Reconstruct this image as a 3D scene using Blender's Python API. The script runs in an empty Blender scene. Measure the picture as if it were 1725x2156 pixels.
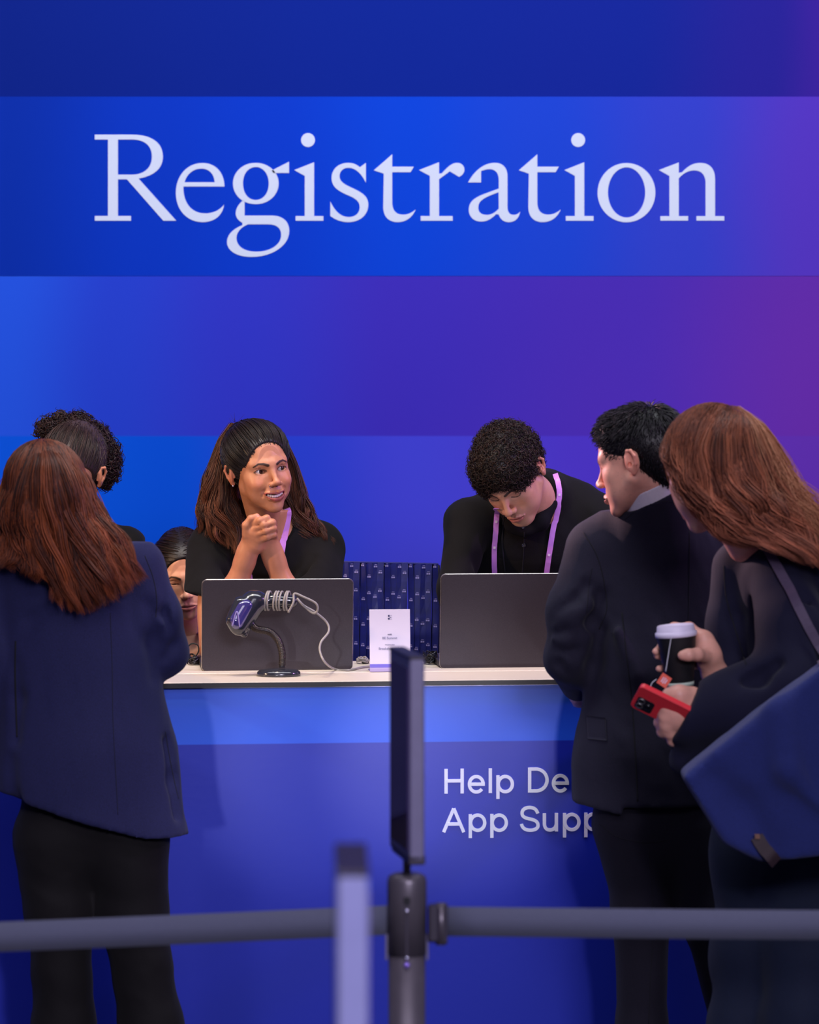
import bpy, math, random
import numpy as np
from mathutils import Vector, Matrix, Euler
random.seed(7); RNG = np.random.default_rng(7)
C = bpy.context.scene.collection
sc = bpy.context.scene
# ------------------------------------------------------------------ camera, light, exposure
IMW, IMH = 1725.0, 2156.0
FPX, CAMH, HY = 7040.0, 1.85, 747.0          # focal length in pixels, eye height, horizon row
def P(px, py, d):
    s = FPX / d
    return np.array([(px - IMW/2)/s, d, CAMH - (py - HY)/s])
cam_d = bpy.data.cameras.new('camera'); cam = bpy.data.objects.new('camera', cam_d); C.objects.link(cam)
cam.location = (0, 0, CAMH); cam.rotation_euler = (math.pi/2, 0, 0)
cam_d.sensor_fit = 'HORIZONTAL'; cam_d.sensor_width = 28.8; cam_d.lens = FPX/IMW*28.8
cam_d.shift_y = -(IMH/2 - HY)/IMW
cam_d.clip_start = 0.1; cam_d.clip_end = 60
cam_d.dof.use_dof = True; cam_d.dof.focus_distance = 8.6; cam_d.dof.aperture_fstop = 5.2
sc.camera = cam
sc.view_settings.view_transform = 'Standard'; sc.view_settings.look = 'None'
sc.view_settings.exposure = 0.0; sc.view_settings.gamma = 1.0; sc.view_settings.use_curve_mapping = False
w = bpy.data.worlds.new('venue_dark'); sc.world = w; w.use_nodes = True
w.node_tree.nodes['Background'].inputs[0].default_value = (0.30, 0.27, 0.62, 1)
w.node_tree.nodes['Background'].inputs[1].default_value = 0.20
def aim(o, target):
    d = Vector(target) - o.location
    o.rotation_euler = d.to_track_quat('-Z', 'Y').to_euler()
def area(name, loc, target, sx, sy, power, col):
    l = bpy.data.lights.new(name, 'AREA'); l.shape = 'RECTANGLE'; l.size = sx; l.size_y = sy
    l.energy = power; l.color = col
    o = bpy.data.objects.new(name, l); C.objects.link(o); o.location = loc; aim(o, target); return o
def spot(name, loc, target, angle, blend, power, col, rad=0.05):
    l = bpy.data.lights.new(name, 'SPOT'); l.spot_size = math.radians(angle); l.spot_blend = blend
    l.energy = power; l.color = col; l.shadow_soft_size = rad
    o = bpy.data.objects.new(name, l); C.objects.link(o); o.location = loc; aim(o, target); return o
area('light_wall_wash', (0, 7.4, 4.7), (0, 10.6, 1.6), 5.5, 0.8, 168, (0.92, 0.94, 1.0))
area('light_front_wash', (0.2, 3.0, 4.4), (0, 8.0, 1.2), 4.0, 1.0, 55, (0.90, 0.84, 1.0))
spot('light_warm_left', (-3.4, 6.6, 2.7), (-0.4, 8.7, 1.38), 34, 0.6, 330, (1.0, 0.62, 0.34), 0.08)
spot('light_low_left', (-0.667, 5.6, 0.985), (-0.20, 8.0, 0.87), 18, 0.85, 64, (0.95, 0.92, 1.0), 0.03)
spot('light_low_right', (0.42, 5.6, 0.985), (0.13, 8.0, 0.87), 18, 0.85, 52, (0.95, 0.90, 1.0), 0.03)
spot('light_purple_right', (3.4, 7.6, 3.0), (0.0, 8.5, 1.5), 40, 0.6, 250, (0.72, 0.34, 1.0), 0.12)
spot('light_back_left', (-2.4, 9.7, 2.9), (0.44, 7.5, 1.66), 10, 0.7, 1000, (1.0, 0.60, 0.64), 0.10)
area('light_hall_fill', (1.6, -0.5, 3.6), (0.3, 7.3, 1.0), 1.6, 1.0, 200, (0.88, 0.82, 1.0))
spot('light_counter_warm', (-0.6, 7.6, 3.6), (-0.3, 8.8, 1.07), 56, 0.7, 115, (1.0, 0.76, 0.52), 0.10)
spot('light_queue', (0.9, 0.3, 3.0), (-0.05, 4.2, 1.15), 30, 0.7, 420, (0.80, 0.74, 1.0), 0.15)

# ------------------------------------------------------------------ helpers
def srgb(r, g, b):
    f = lambda c: (c/255)/12.92 if c/255 <= 0.04045 else ((c/255 + 0.055)/1.055)**2.4
    return (f(r), f(g), f(b), 1.0)
MATS = {}
def mat(name, col, rough=0.6, metal=0.0, spec=0.5, nscale=0.0, namt=0.15, bump=0.0, bscale=None, attr=None,
        sheen=0.0, sss=0.0, stretch=None, coat=0.0, emit=0.0):
    if name in MATS: return MATS[name]
    m = bpy.data.materials.new(name); m.use_nodes = True
    nt = m.node_tree; N, L = nt.nodes, nt.links; b = N['Principled BSDF']
    b.inputs['Roughness'].default_value = rough; b.inputs['Metallic'].default_value = metal
    b.inputs['Specular IOR Level'].default_value = spec
    b.inputs['Sheen Weight'].default_value = sheen; b.inputs['Coat Weight'].default_value = coat
    if sss: 
        b.inputs['Subsurface Weight'].default_value = sss
        b.inputs['Subsurface Radius'].default_value = (1.0, 0.35, 0.2); b.inputs['Subsurface Scale'].default_value = 0.006
    src = None
    if attr:
        a = N.new('ShaderNodeAttribute'); a.attribute_name = attr; src = a.outputs['Color']
    tc = N.new('ShaderNodeTexCoord'); mp = N.new('ShaderNodeMapping'); L.new(tc.outputs['Object'], mp.inputs[0])
    if stretch: mp.inputs['Scale'].default_value = stretch
    if nscale:
        nz = N.new('ShaderNodeTexNoise'); nz.inputs['Scale'].default_value = nscale; nz.inputs['Detail'].default_value = 4
        L.new(mp.outputs[0], nz.inputs['Vector'])
        mr = N.new('ShaderNodeMapRange'); mr.inputs['From Min'].default_value = .25; mr.inputs['From Max'].default_value = .75
        mr.inputs['To Min'].default_value = 1 - namt; mr.inputs['To Max'].default_value = 1 + namt
        L.new(nz.outputs[0], mr.inputs[0])
        mx = N.new('ShaderNodeVectorMath'); mx.operation = 'SCALE'
        if src is not None: L.new(src, mx.inputs[0])
        else: mx.inputs[0].default_value = col[:3]
        L.new(mr.outputs[0], mx.inputs['Scale']); src = mx.outputs[0]
    if src is not None: L.new(src, b.inputs['Base Color'])
    else: b.inputs['Base Color'].default_value = col
    if bump:
        n2 = N.new('ShaderNodeTexNoise'); n2.inputs['Scale'].default_value = bscale or 200; n2.inputs['Detail'].default_value = 3
        L.new(mp.outputs[0], n2.inputs['Vector'])
        bp = N.new('ShaderNodeBump'); bp.inputs['Strength'].default_value = bump; bp.inputs['Distance'].default_value = 0.002
        L.new(n2.outputs[0], bp.inputs['Height']); L.new(bp.outputs[0], b.inputs['Normal'])
    if emit:
        b.inputs['Emission Color'].default_value = col; b.inputs['Emission Strength'].default_value = emit
    MATS[name] = m; return m

def root(name, loc, label, cat, group=None):
    o = bpy.data.objects.new(name, None); C.objects.link(o); o.location = loc; o.empty_display_size = 0.1
    o['label'] = label; o['category'] = cat
    if group: o['group'] = group
    return o
def wloc(o):
    v = Vector((0, 0, 0))
    while o is not None: v += o.location; o = o.parent
    return v
def mk(name, verts, faces, m, parent=None, smooth=True, cols=None, local=False, kind=None, label=None, matidx=None):
    """one mesh object from world-space vertices (local=True: already local to the parent)"""
    verts = np.asarray(verts, dtype=np.float64)
    if parent is not None and not local: verts = verts - np.array(wloc(parent))
    me = bpy.data.meshes.new(name)
    if isinstance(faces, np.ndarray) and faces.ndim == 2:
        nf, k = faces.shape
        me.vertices.add(len(verts)); me.vertices.foreach_set('co', verts.astype(np.float32).ravel())
        me.loops.add(nf*k); me.loops.foreach_set('vertex_index', faces.astype(np.int32).ravel())
        me.polygons.add(nf); me.polygons.foreach_set('loop_start', np.arange(0, nf*k, k, dtype=np.int32))
        me.update(calc_edges=True); me.validate()
    else:
        me.from_pydata([tuple(v) for v in verts], [], [tuple(int(i) for i in f) for f in faces])
    me.polygons.foreach_set('use_smooth', [smooth]*len(me.polygons))
    for mm in (m if isinstance(m, (list, tuple)) else [m]): me.materials.append(mm)
    if matidx is not None: me.polygons.foreach_set('material_index', np.asarray(matidx, dtype=np.int32))
    if cols is not None:
        ca = me.color_attributes.new('Col', 'FLOAT_COLOR', 'POINT')
        c4 = np.ones((len(verts), 4), dtype=np.float32); c4[:, :3] = cols
        ca.data.foreach_set('color', c4.ravel())
    me.update()
    o = bpy.data.objects.new(name, me); C.objects.link(o)
    if parent is not None: o.parent = parent
    if kind: o['kind'] = kind
    if label: o['label'] = label
    return o
def tag(o, label, cat, group=None):
    o['label'] = label; o['category'] = cat
    if group: o['group'] = group
    return o
class MB:
    """collects simple shapes into one mesh"""
    def __init__(s): s.v = []; s.f = []
    def add(s, V_, F_):
        n = len(s.v); s.v += [tuple(map(float, p)) for p in V_]; s.f += [tuple(i + n for i in f) for f in F_]; return s
    def box(s, c, h, bev=0.0, R=None):
        c = np.array(c, float); h = np.array(h, float)
        if bev <= 0:
            pts = [(x*h[0], y*h[1], z*h[2]) for z in (-1, 1) for y in (-1, 1) for x in (-1, 1)]
            fs = [(0, 2, 3, 1), (4, 5, 7, 6), (0, 1, 5, 4), (2, 6, 7, 3), (0, 4, 6, 2), (1, 3, 7, 5)]
        else:
            b = min(bev, min(h)*0.99); pts = []; idx = {}
            for sx in (-1, 1):
                for sy in (-1, 1):
                    for sz in (-1, 1):
                        for ax in range(3):
                            q = np.array([sx*(h[0]-b), sy*(h[1]-b), sz*(h[2]-b)]); q[ax] += (sx, sy, sz)[ax]*b
                            idx[(sx, sy, sz, ax)] = len(pts); pts.append(tuple(q))
            fs = []
            for ax in range(3):
                o1, o2 = (ax+1) % 3, (ax+2) % 3
                for sgn in (-1, 1):
                    loop = []
                    for a_, b_ in ((-1, -1), (1, -1), (1, 1), (-1, 1)):
                        k = [0, 0, 0]; k[ax] = sgn; k[o1] = a_; k[o2] = b_; loop.append(idx[(k[0], k[1], k[2], ax)])
                    fs.append(tuple(loop if sgn > 0 else loop[::-1]))
            for ax in range(3):      # edge strips
                o1, o2 = (ax+1) % 3, (ax+2) % 3
                for s1 in (-1, 1):
                    for s2 in (-1, 1):
                        k0 = [0, 0, 0]; k0[ax] = -1; k0[o1] = s1; k0[o2] = s2
                        k1 = list(k0); k1[ax] = 1
                        q = [idx[(*k0, o1)], idx[(*k1, o1)], idx[(*k1, o2)], idx[(*k0, o2)]]
                        fs.append(tuple(q if s1*s2 < 0 else q[::-1]))
            for sx in (-1, 1):
                for sy in (-1, 1):
                    for sz in (-1, 1):
                        q = [idx[(sx, sy, sz, a_)] for a_ in range(3)]
                        fs.append(tuple(q if sx*sy*sz > 0 else q[::-1]))
        if R is not None: pts = [tuple(np.array(R) @ np.array(p)) for p in pts]
        return s.add([np.array(p) + c for p in pts], fs)
    def tube(s, path, r, n=10, cap=True, rz=None):
        path = np.array(path, float); K = len(path); r = np.broadcast_to(np.array(r, float), (K,))
        T = np.gradient(path, axis=0); T /= np.linalg.norm(T, axis=1)[:, None] + 1e-12
        up = np.array([0, 0, 1.0]) if abs(T[0][2]) < 0.9 else np.array([1.0, 0, 0])
        A = np.cross(T[0], up); A /= np.linalg.norm(A); vs = []
        for i in range(K):
            A = A - T[i]*np.dot(A, T[i]); A /= np.linalg.norm(A); B = np.cross(T[i], A)
            for j in range(n):
                a = 2*math.pi*j/n; vs.append(path[i] + r[i]*(math.cos(a)*A + math.sin(a)*B))
        fs = [(i*n + j, i*n + (j+1) % n, (i+1)*n + (j+1) % n, (i+1)*n + j) for i in range(K-1) for j in range(n)]
        if cap: fs += [tuple(range(n))[::-1], tuple((K-1)*n + j for j in range(n))]
        return s.add(vs, fs)
    def lathe(s, c, prof, n=32):
        """profile of (r, z), closed at both ends"""
        vs = [(c[0] + r*math.cos(2*math.pi*j/n), c[1] + r*math.sin(2*math.pi*j/n), c[2] + z) for r, z in prof for j in range(n)]
        K = len(prof)
        fs = [(i*n + j, i*n + (j+1) % n, (i+1)*n + (j+1) % n, (i+1)*n + j) for i in range(K-1) for j in range(n)]
        fs += [tuple(range(n))[::-1], tuple((K-1)*n + j for j in range(n))]
        return s.add(vs, fs)
    def ribbon(s, path, wv, th=0.0012, nrm=None):
        """flat strap along path; wv = half-width vector(s); thickness along nrm(s)"""
        path = np.array(path, float); K = len(path); wv = np.broadcast_to(np.array(wv, float), (K, 3))
        T = np.gradient(path, axis=0)
        nn = np.cross(T, wv); nn /= np.linalg.norm(nn, axis=1)[:, None] + 1e-12
        vs = []
        for i in range(K):
            for a, b in ((-1, -1), (1, -1), (1, 1), (-1, 1)): vs.append(path[i] + wv[i]*a + nn[i]*b*th/2)
        fs = [(i*4 + j, (i+1)*4 + j, (i+1)*4 + (j+1) % 4, i*4 + (j+1) % 4) for i in range(K-1) for j in range(4)]
        fs += [(0, 1, 2, 3), tuple((K-1)*4 + j for j in (3, 2, 1, 0))]
        return s.add(vs, fs)
    def build(s, name, m, parent=None, **kw): return mk(name, s.v, s.f, m, parent, **kw)
def spline(pts, n=40):
    pts = np.array(pts, float); K = len(pts); out = []
    ext = np.vstack([2*pts[0]-pts[1], pts, 2*pts[-1]-pts[-2]])
    for t in np.linspace(0, K-1-1e-9, n):
        i = int(t); u = t - i; p0, p1, p2, p3 = ext[i], ext[i+1], ext[i+2], ext[i+3]
        out.append(0.5*((2*p1) + (-p0+p2)*u + (2*p0-5*p1+4*p2-p3)*u*u + (-p0+3*p1-3*p2+p3)*u**3))
    return np.array(out)

# ------------------------------------------------------------------ setting
WALLD = 10.6
def wx(px, d=WALLD): return (px - IMW/2)*d/FPX
def wz(py, d=WALLD): return CAMH - (py - HY)*d/FPX
def print_mat(name, bands, axis='X', zsoft=0.003):
    """a printed graphic: list of (z_bottom, [(x, rgb) ...]) from the lowest band up, colour ramps along x"""
    m = bpy.data.materials.new(name); m.use_nodes = True; nt = m.node_tree; N, L = nt.nodes, nt.links
    b = N['Principled BSDF']; b.inputs['Roughness'].default_value = 0.62; b.inputs['Specular IOR Level'].default_value = 0.08
    tc = N.new('ShaderNodeTexCoord'); sp = N.new('ShaderNodeSeparateXYZ'); L.new(tc.outputs['Object'], sp.inputs[0])
    nz = N.new('ShaderNodeTexNoise'); nz.inputs['Scale'].default_value = 0.9; nz.inputs['Detail'].default_value = 1
    L.new(tc.outputs['Object'], nz.inputs['Vector'])
    wob = N.new('ShaderNodeMath'); wob.operation = 'MULTIPLY_ADD'; wob.inputs[1].default_value = 0.25; 
    L.new(nz.outputs[0], wob.inputs[0]); L.new(sp.outputs['X'], wob.inputs[2])
    cur = None
    for zb, stops in bands:
        x0, x1 = stops[0][0], stops[-1][0]
        mr = N.new('ShaderNodeMapRange'); mr.inputs['From Min'].default_value = x0 + .12; mr.inputs['From Max'].default_value = x1 + .12
        L.new(wob.outputs[0], mr.inputs[0])
        cr = N.new('ShaderNodeValToRGB'); L.new(mr.outputs[0], cr.inputs[0]); cr.color_ramp.interpolation = 'EASE'
        els = cr.color_ramp.elements
        while len(els) < len(stops): els.new(0.5)
        for e, (x, c) in zip(els, stops): e.position = (x-x0)/(x1-x0)
        for e, (x, c) in zip(els, stops): e.color = srgb(*c)
        if cur is None: cur = cr.outputs[0]; continue
        st = N.new('ShaderNodeMapRange'); st.inputs['From Min'].default_value = zb - zsoft; st.inputs['From Max'].default_value = zb + zsoft
        L.new(sp.outputs['Z'], st.inputs[0])
        mx = N.new('ShaderNodeMix'); mx.data_type = 'RGBA'; L.new(st.outputs[0], mx.inputs['Factor'])
        L.new(cur, mx.inputs['A']); L.new(cr.outputs[0], mx.inputs['B']); cur = mx.outputs['Result']
    L.new(cur, b.inputs['Base Color'])
    n2 = N.new('ShaderNodeTexNoise'); n2.inputs['Scale'].default_value = 60; n2.inputs['Detail'].default_value = 5
    L.new(tc.outputs['Object'], n2.inputs['Vector'])
    bp = N.new('ShaderNodeBump'); bp.inputs['Strength'].default_value = 0.06; bp.inputs['Distance'].default_value = 0.002
    L.new(n2.outputs[0], bp.inputs['Height']); L.new(bp.outputs[0], b.inputs['Normal'])
    return m
W_ = lambda lst: [(wx(p), c) for p, c in lst]
wall_m = print_mat('printed_wall_graphic', [
    (-9, W_([(-200, (10, 95, 235)), (180, (0, 92, 232)), (380, (0, 86, 226)), (620, (45, 70, 220)), (860, (70, 72, 222)), (1250, (78, 55, 205)), (1725, (98, 50, 182))])),
    (wz(918), W_([(-200, (30, 100, 240)), (0, (38, 92, 236)), (250, (40, 70, 215)), (520, (52, 58, 205)), (860, (66, 48, 192)), (1350, (78, 46, 186)), (1725, (104, 46, 176))])),
    (wz(392), W_([(-200, (0, 32, 134)), (860, (0, 35, 148)), (1300, (8, 34, 150)), (1600, (36, 30, 150)), (1725, (60, 30, 156))]))])
floor_m = mat('dark_carpet', srgb(18, 20, 40), 0.9, nscale=300, namt=0.4, bump=0.4, bscale=500)
o = MB().box((0, 6.0, -0.05), (6, 7.0, 0.05)).build('floor', floor_m, smooth=False); o['kind'] = 'structure'
o = MB().box((0, WALLD + .1, 2.25), (6, 0.1, 2.25)).build('wall_back', wall_m, smooth=False); o['kind'] = 'structure'
# ---- the proud header board that carries the lettering
FD = WALLD - 0.0014
fascia_m = print_mat('printed_header_graphic', [
    (-9, [(wx(p), c) for p, c in [(-200, (0, 44, 160)), (0, (0, 48, 172)), (300, (0, 56, 196)), (560, (0, 60, 205)), (860, (0, 70, 218)), (1150, (25, 70, 212)), (1450, (52, 66, 204)), (1725, (88, 56, 196))]])])
fz0, fz1 = wz(581, FD), wz(203.5, FD)
sign = root('header_sign', (0, FD, fz0), 'blue header board with big pale serif lettering across the back wall', 'sign')
MB().box((0, FD + .0010, (fz0+fz1)/2), (4.5, 0.0010, (fz1-fz0)/2)).build('board', fascia_m, sign, smooth=False)
sign_txt = mat('pale_lettering', srgb(222, 230, 250), 0.5, spec=0.3, nscale=3, namt=0.02)
def bez(path):
    """SVG-like path (M L C Z, absolute) -> list of closed point loops"""
    tok = path.split(); i = 0; loops = []; cur = []
    while i < len(tok):
        t = tok[i]
        if t == 'M':
            if cur: loops.append(cur)
            cur = [(float(tok[i+1]), float(tok[i+2]))]; i += 3
        elif t == 'L':
            i += 1
            while i < len(tok) and tok[i] not in 'MLCZE': cur.append((float(tok[i]), float(tok[i+1]))); i += 2
        elif t == 'C':
            i += 1
            while i < len(tok) and tok[i] not in 'MLCZE':
                a = np.array(cur[-1]); b, c, d = [np.array([float(tok[i+2*k]), float(tok[i+2*k+1])]) for k in range(3)]
                for u in np.linspace(0, 1, 13)[1:]:
                    cur.append(tuple((1-u)**3*a + 3*u*(1-u)**2*b + 3*u*u*(1-u)*c + u**3*d))
                i += 6
        elif t == 'E':     # ellipse cx cy rx ry
            if cur: loops.append(cur)
            cx, cy, rx, ry = [float(x) for x in tok[i+1:i+5]]; i += 5
            cur = [(cx + rx*math.cos(a), cy + ry*math.sin(a)) for a in np.linspace(0, 2*math.pi, 49)[:-1]]
        else: i += 1
    if cur: loops.append(cur)
    out = []
    for l in loops:
        q = [l[0]]
        for p in l[1:]:
            if abs(p[0]-q[-1][0]) + abs(p[1]-q[-1][1]) > 0.5: q.append(p)
        if abs(q[0][0]-q[-1][0]) + abs(q[0][1]-q[-1][1]) < 0.5: q.pop()
        out.append(q)
    return out
def filled(loops3, ext):
    """fill closed 2D loops (x, z) with thickness through a temporary curve; returns verts (x, z, t), faces"""
    cd = bpy.data.curves.new('tmp', 'CURVE'); cd.dimensions = '2D'; cd.fill_mode = 'BOTH'; cd.extrude = ext
    for l in loops3:
        sp_ = cd.splines.new('POLY'); sp_.points.add(len(l)-1); sp_.use_cyclic_u = True
        for k, p in enumerate(l): sp_.points[k].co = (p[0], p[1], 0, 1)
    ob = bpy.data.objects.new('tmp', cd); C.objects.link(ob)
    me = bpy.data.meshes.new_from_object(ob.evaluated_get(bpy.context.evaluated_depsgraph_get()))
    vs = [tuple(v.co) for v in me.vertices]; fs = [tuple(p.vertices) for p in me.polygons]
    bpy.data.objects.remove(ob); bpy.data.curves.remove(cd); bpy.data.meshes.remove(me)
    return vs, fs
Z1 = lambda p: (180 + p[0]/3.75, 260 + p[1]/3.75)
Z2 = lambda p: (600 + p[0]/3.75, 260 + p[1]/3.75)
Z3 = lambda p: (960 + p[0]/5.75, 260 + p[1]/5.75)
Z4 = lambda p: (1180 + p[0]/4.7917, 260 + p[1]/4.7917)
G_i = ['M 74 368 L 231 306 231 731 304 731 304 768 85 768 85 731 157 731 157 414', 'E 183 131 55 55']
G_t = ['M 702 370 L 848 243 848 341 1019 341 992 385 848 385 848 620 C 848 690 880 720 935 720 C 975 720 1010 700 1034 678 C 1005 745 955 779 890 779 C 820 779 777 735 777 660 L 781 396']
GLYPHS = [
 (Z1, 0, ['M 74 88 L 370 88 C 520 88 612 150 612 262 C 612 350 550 412 420 435 L 718 768 615 768 328 441 257 441 257 730 360 730 360 768 74 768 74 730 178 730 178 127 74 127 M 257 127 L 375 127 C 475 130 525 180 525 262 C 525 350 465 403 370 404 L 257 404']),
 (Z1, 0, ['M 1098 498 L 774 498 C 770 630 840 710 945 710 C 1010 710 1060 685 1095 640 C 1085 725 1020 779 925 779 C 800 779 714 680 714 548 C 714 410 805 312 925 312 C 1035 312 1098 395 1098 498 M 783 464 L 1021 464 C 1015 395 975 357 915 357 C 850 357 800 400 783 464']),
 (Z1, 0, ['M 1345 311 C 1450 311 1526 385 1526 473 C 1526 565 1448 637 1345 637 C 1240 637 1165 565 1165 473 C 1165 385 1240 311 1345 311 M 1345 344 C 1405 344 1448 400 1448 473 C 1448 550 1405 604 1345 604 C 1285 604 1244 550 1244 473 C 1244 400 1285 344 1345 344',
          'M 1470 372 L 1608 302 1608 391 1500 391 1485 392',
          'M 1247 606 L 1257 618 1257 727 1470 727 C 1560 727 1610 775 1610 850 C 1610 960 1480 1054 1310 1054 C 1190 1054 1118 1000 1118 938 C 1118 880 1160 835 1240 803 L 1240 785 C 1205 765 1187 740 1187 710 C 1187 670 1210 635 1247 606 M 1285 796 L 1440 796 C 1510 796 1546 825 1546 880 C 1546 955 1465 1012 1350 1012 C 1255 1012 1193 970 1193 905 C 1193 860 1225 820 1285 796']),
 (Z2, 0, G_i),
 (Z2, 0, ['M 640 311 L 640 468 C 600 385 550 350 500 350 C 460 350 432 380 432 415 C 432 460 470 480 530 508 C 610 545 659 575 659 640 C 659 725 590 779 500 779 C 440 779 390 755 359 730 L 359 615 C 395 695 445 739 505 739 C 560 739 591 705 591 660 C 591 610 550 588 490 563 C 420 533 369 500 369 430 C 369 355 430 311 500 311 C 540 311 570 325 592 346']),
 (Z2, 0, G_t),
 (Z2, 0, ['M 1059 368 L 1218 306 1218 396 1240 394 C 1290 335 1325 311 1360 311 C 1395 311 1418 335 1418 365 C 1418 390 1400 412 1375 422 L 1303 378 1218 440 1218 731 1325 731 1325 768 1073 768 1073 731 1145 731 1145 414']),
 (Z3, 0, ['M 148 714 C 230 560 350 476 475 476 C 570 476 626 540 626 640 L 626 1010 C 626 1075 655 1107 700 1107 C 735 1107 760 1090 780 1066 C 765 1150 715 1195 640 1195 C 580 1195 540 1160 520 1103 L 488 1097 C 430 1160 370 1188 305 1188 C 220 1188 157 1130 157 1045 C 157 950 220 900 340 855 L 520 788 520 690 C 520 600 480 554 410 554 C 370 554 335 565 306 577 L 306 714 M 518 832 C 430 865 380 885 340 910 C 295 938 272 970 272 1020 C 272 1075 310 1107 375 1107 C 430 1107 475 1080 520 1032']),
 (Z2, 305.5, G_t), (Z2, 568.9, G_i),
 (Z4, 0, ['E 668 698 292 299 E 669 696 188 253']),
 (Z4, 0, ['M 995 470 L 1196 393 1196 497 1228 493 C 1290 425 1345 398 1415 398 C 1510 398 1562 460 1562 560 L 1562 935 1655 935 1655 980 1374 980 1374 935 1466 935 1466 600 C 1466 520 1425 474 1350 474 C 1290 474 1240 505 1196 553 L 1196 935 1290 935 1290 980 1010 980 1010 935 1101 935 1101 530'])]
for zf, dx, pieces in GLYPHS:
    mb = MB()
    for pc in pieces:
        loops = [[(wx(zf(p)[0] + dx, FD), wz(zf(p)[1], FD)) for p in l] for l in bez(pc)]
        vs, fs = filled(loops, 0.0015)
        mb.add([(v[0], FD - 0.0005 + v[2], v[1]) for v in vs], fs)
    mb.build('letter', sign_txt, sign, smooth=False)

# ------------------------------------------------------------------ counter
YAW = math.radians(5.8); CZ = 1.07
co = P(700, 1433, 8.0); co[2] = 0.0
ca, sa = math.cos(YAW), math.sin(YAW)
def CW(x, y, z=0.0): return np.array([co[0] + ca*x - sa*y, co[1] + sa*x + ca*y, z])     # counter frame -> world
def CP(px, py, y=0.0):
    """pixel -> world point on the vertical plane y=const of the counter"""
    dr = np.array([(px - IMW/2)/FPX, 1.0, -(py - HY)/FPX]); n = np.array([-sa, ca, 0]); p0 = CW(0, y)
    t = np.dot(p0, n)/np.dot(dr, n); return np.array([0, 0, CAMH]) + dr*t
def CT(px, py, z=CZ):
    """pixel -> world point on the horizontal plane at z"""
    d = (CAMH - z)*FPX/(py - HY); return np.array([(px - IMW/2)*d/FPX, d, z])
RY = np.array([[ca, -sa, 0], [sa, ca, 0], [0, 0, 1.0]])
def cbox(mb, x0, x1, y0, y1, z0, z1, bev=0.0):
    c = CW((x0+x1)/2, (y0+y1)/2, (z0+z1)/2); return mb.box(c, ((x1-x0)/2, (y1-y0)/2, (z1-z0)/2), bev, RY)
counter = root('registration_counter', (co[0], co[1], 0), 'long blue reception counter with white worktop and pale lettering on its front', 'counter')
XL, XR = -1.75, 1.85
zline = CP(700, 1564.5)[2]
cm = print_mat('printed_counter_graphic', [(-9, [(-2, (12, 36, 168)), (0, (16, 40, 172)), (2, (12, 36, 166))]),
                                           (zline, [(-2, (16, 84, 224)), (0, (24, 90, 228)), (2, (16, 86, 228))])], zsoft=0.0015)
cm.node_tree.nodes['Principled BSDF'].inputs['Roughness'].default_value = 0.40
cm.node_tree.nodes['Principled BSDF'].inputs['Specular IOR Level'].default_value = 0.6
white_m = mat('white_laminate', srgb(212, 202, 186), 0.45, nscale=25, namt=0.04, stretch=(1, 8, 1))
black_m = mat('black_trim', srgb(14, 14, 20), 0.4, nscale=40, namt=0.2)
silver_m = mat('silver_trim', srgb(150, 150, 190), 0.3, metal=0.7, nscale=40, namt=0.05)
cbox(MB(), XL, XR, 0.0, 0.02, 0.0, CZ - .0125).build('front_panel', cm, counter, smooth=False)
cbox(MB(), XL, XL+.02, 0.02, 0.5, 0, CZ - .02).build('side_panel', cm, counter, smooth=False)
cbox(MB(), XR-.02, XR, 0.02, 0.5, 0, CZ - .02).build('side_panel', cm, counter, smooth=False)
cbox(MB(), XL, XR, -0.012, 0.205, CZ-.0105, CZ, 0.0015).build('front_shelf', white_m, counter, smooth=False)
cbox(MB(), XL, XR, 0.209, 0.50, CZ-.02, CZ+.001, 0.0015).build('worktop', white_m, counter, smooth=False)
cbox(MB(), XL, XR, -0.018, -0.0125, CZ-.0125, CZ-.001).build('edge_trim', black_m, counter, smooth=False)
cbox(MB(), XL, XR, -0.0015, 0.02, CZ-.0150, CZ-.0126).build('edge_strip', silver_m, counter, smooth=False)
cbox(MB(), XL+.02, XR-.02, 0.05, 0.48, 0.45, 0.47).build('inner_shelf', white_m, counter, smooth=False)
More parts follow.
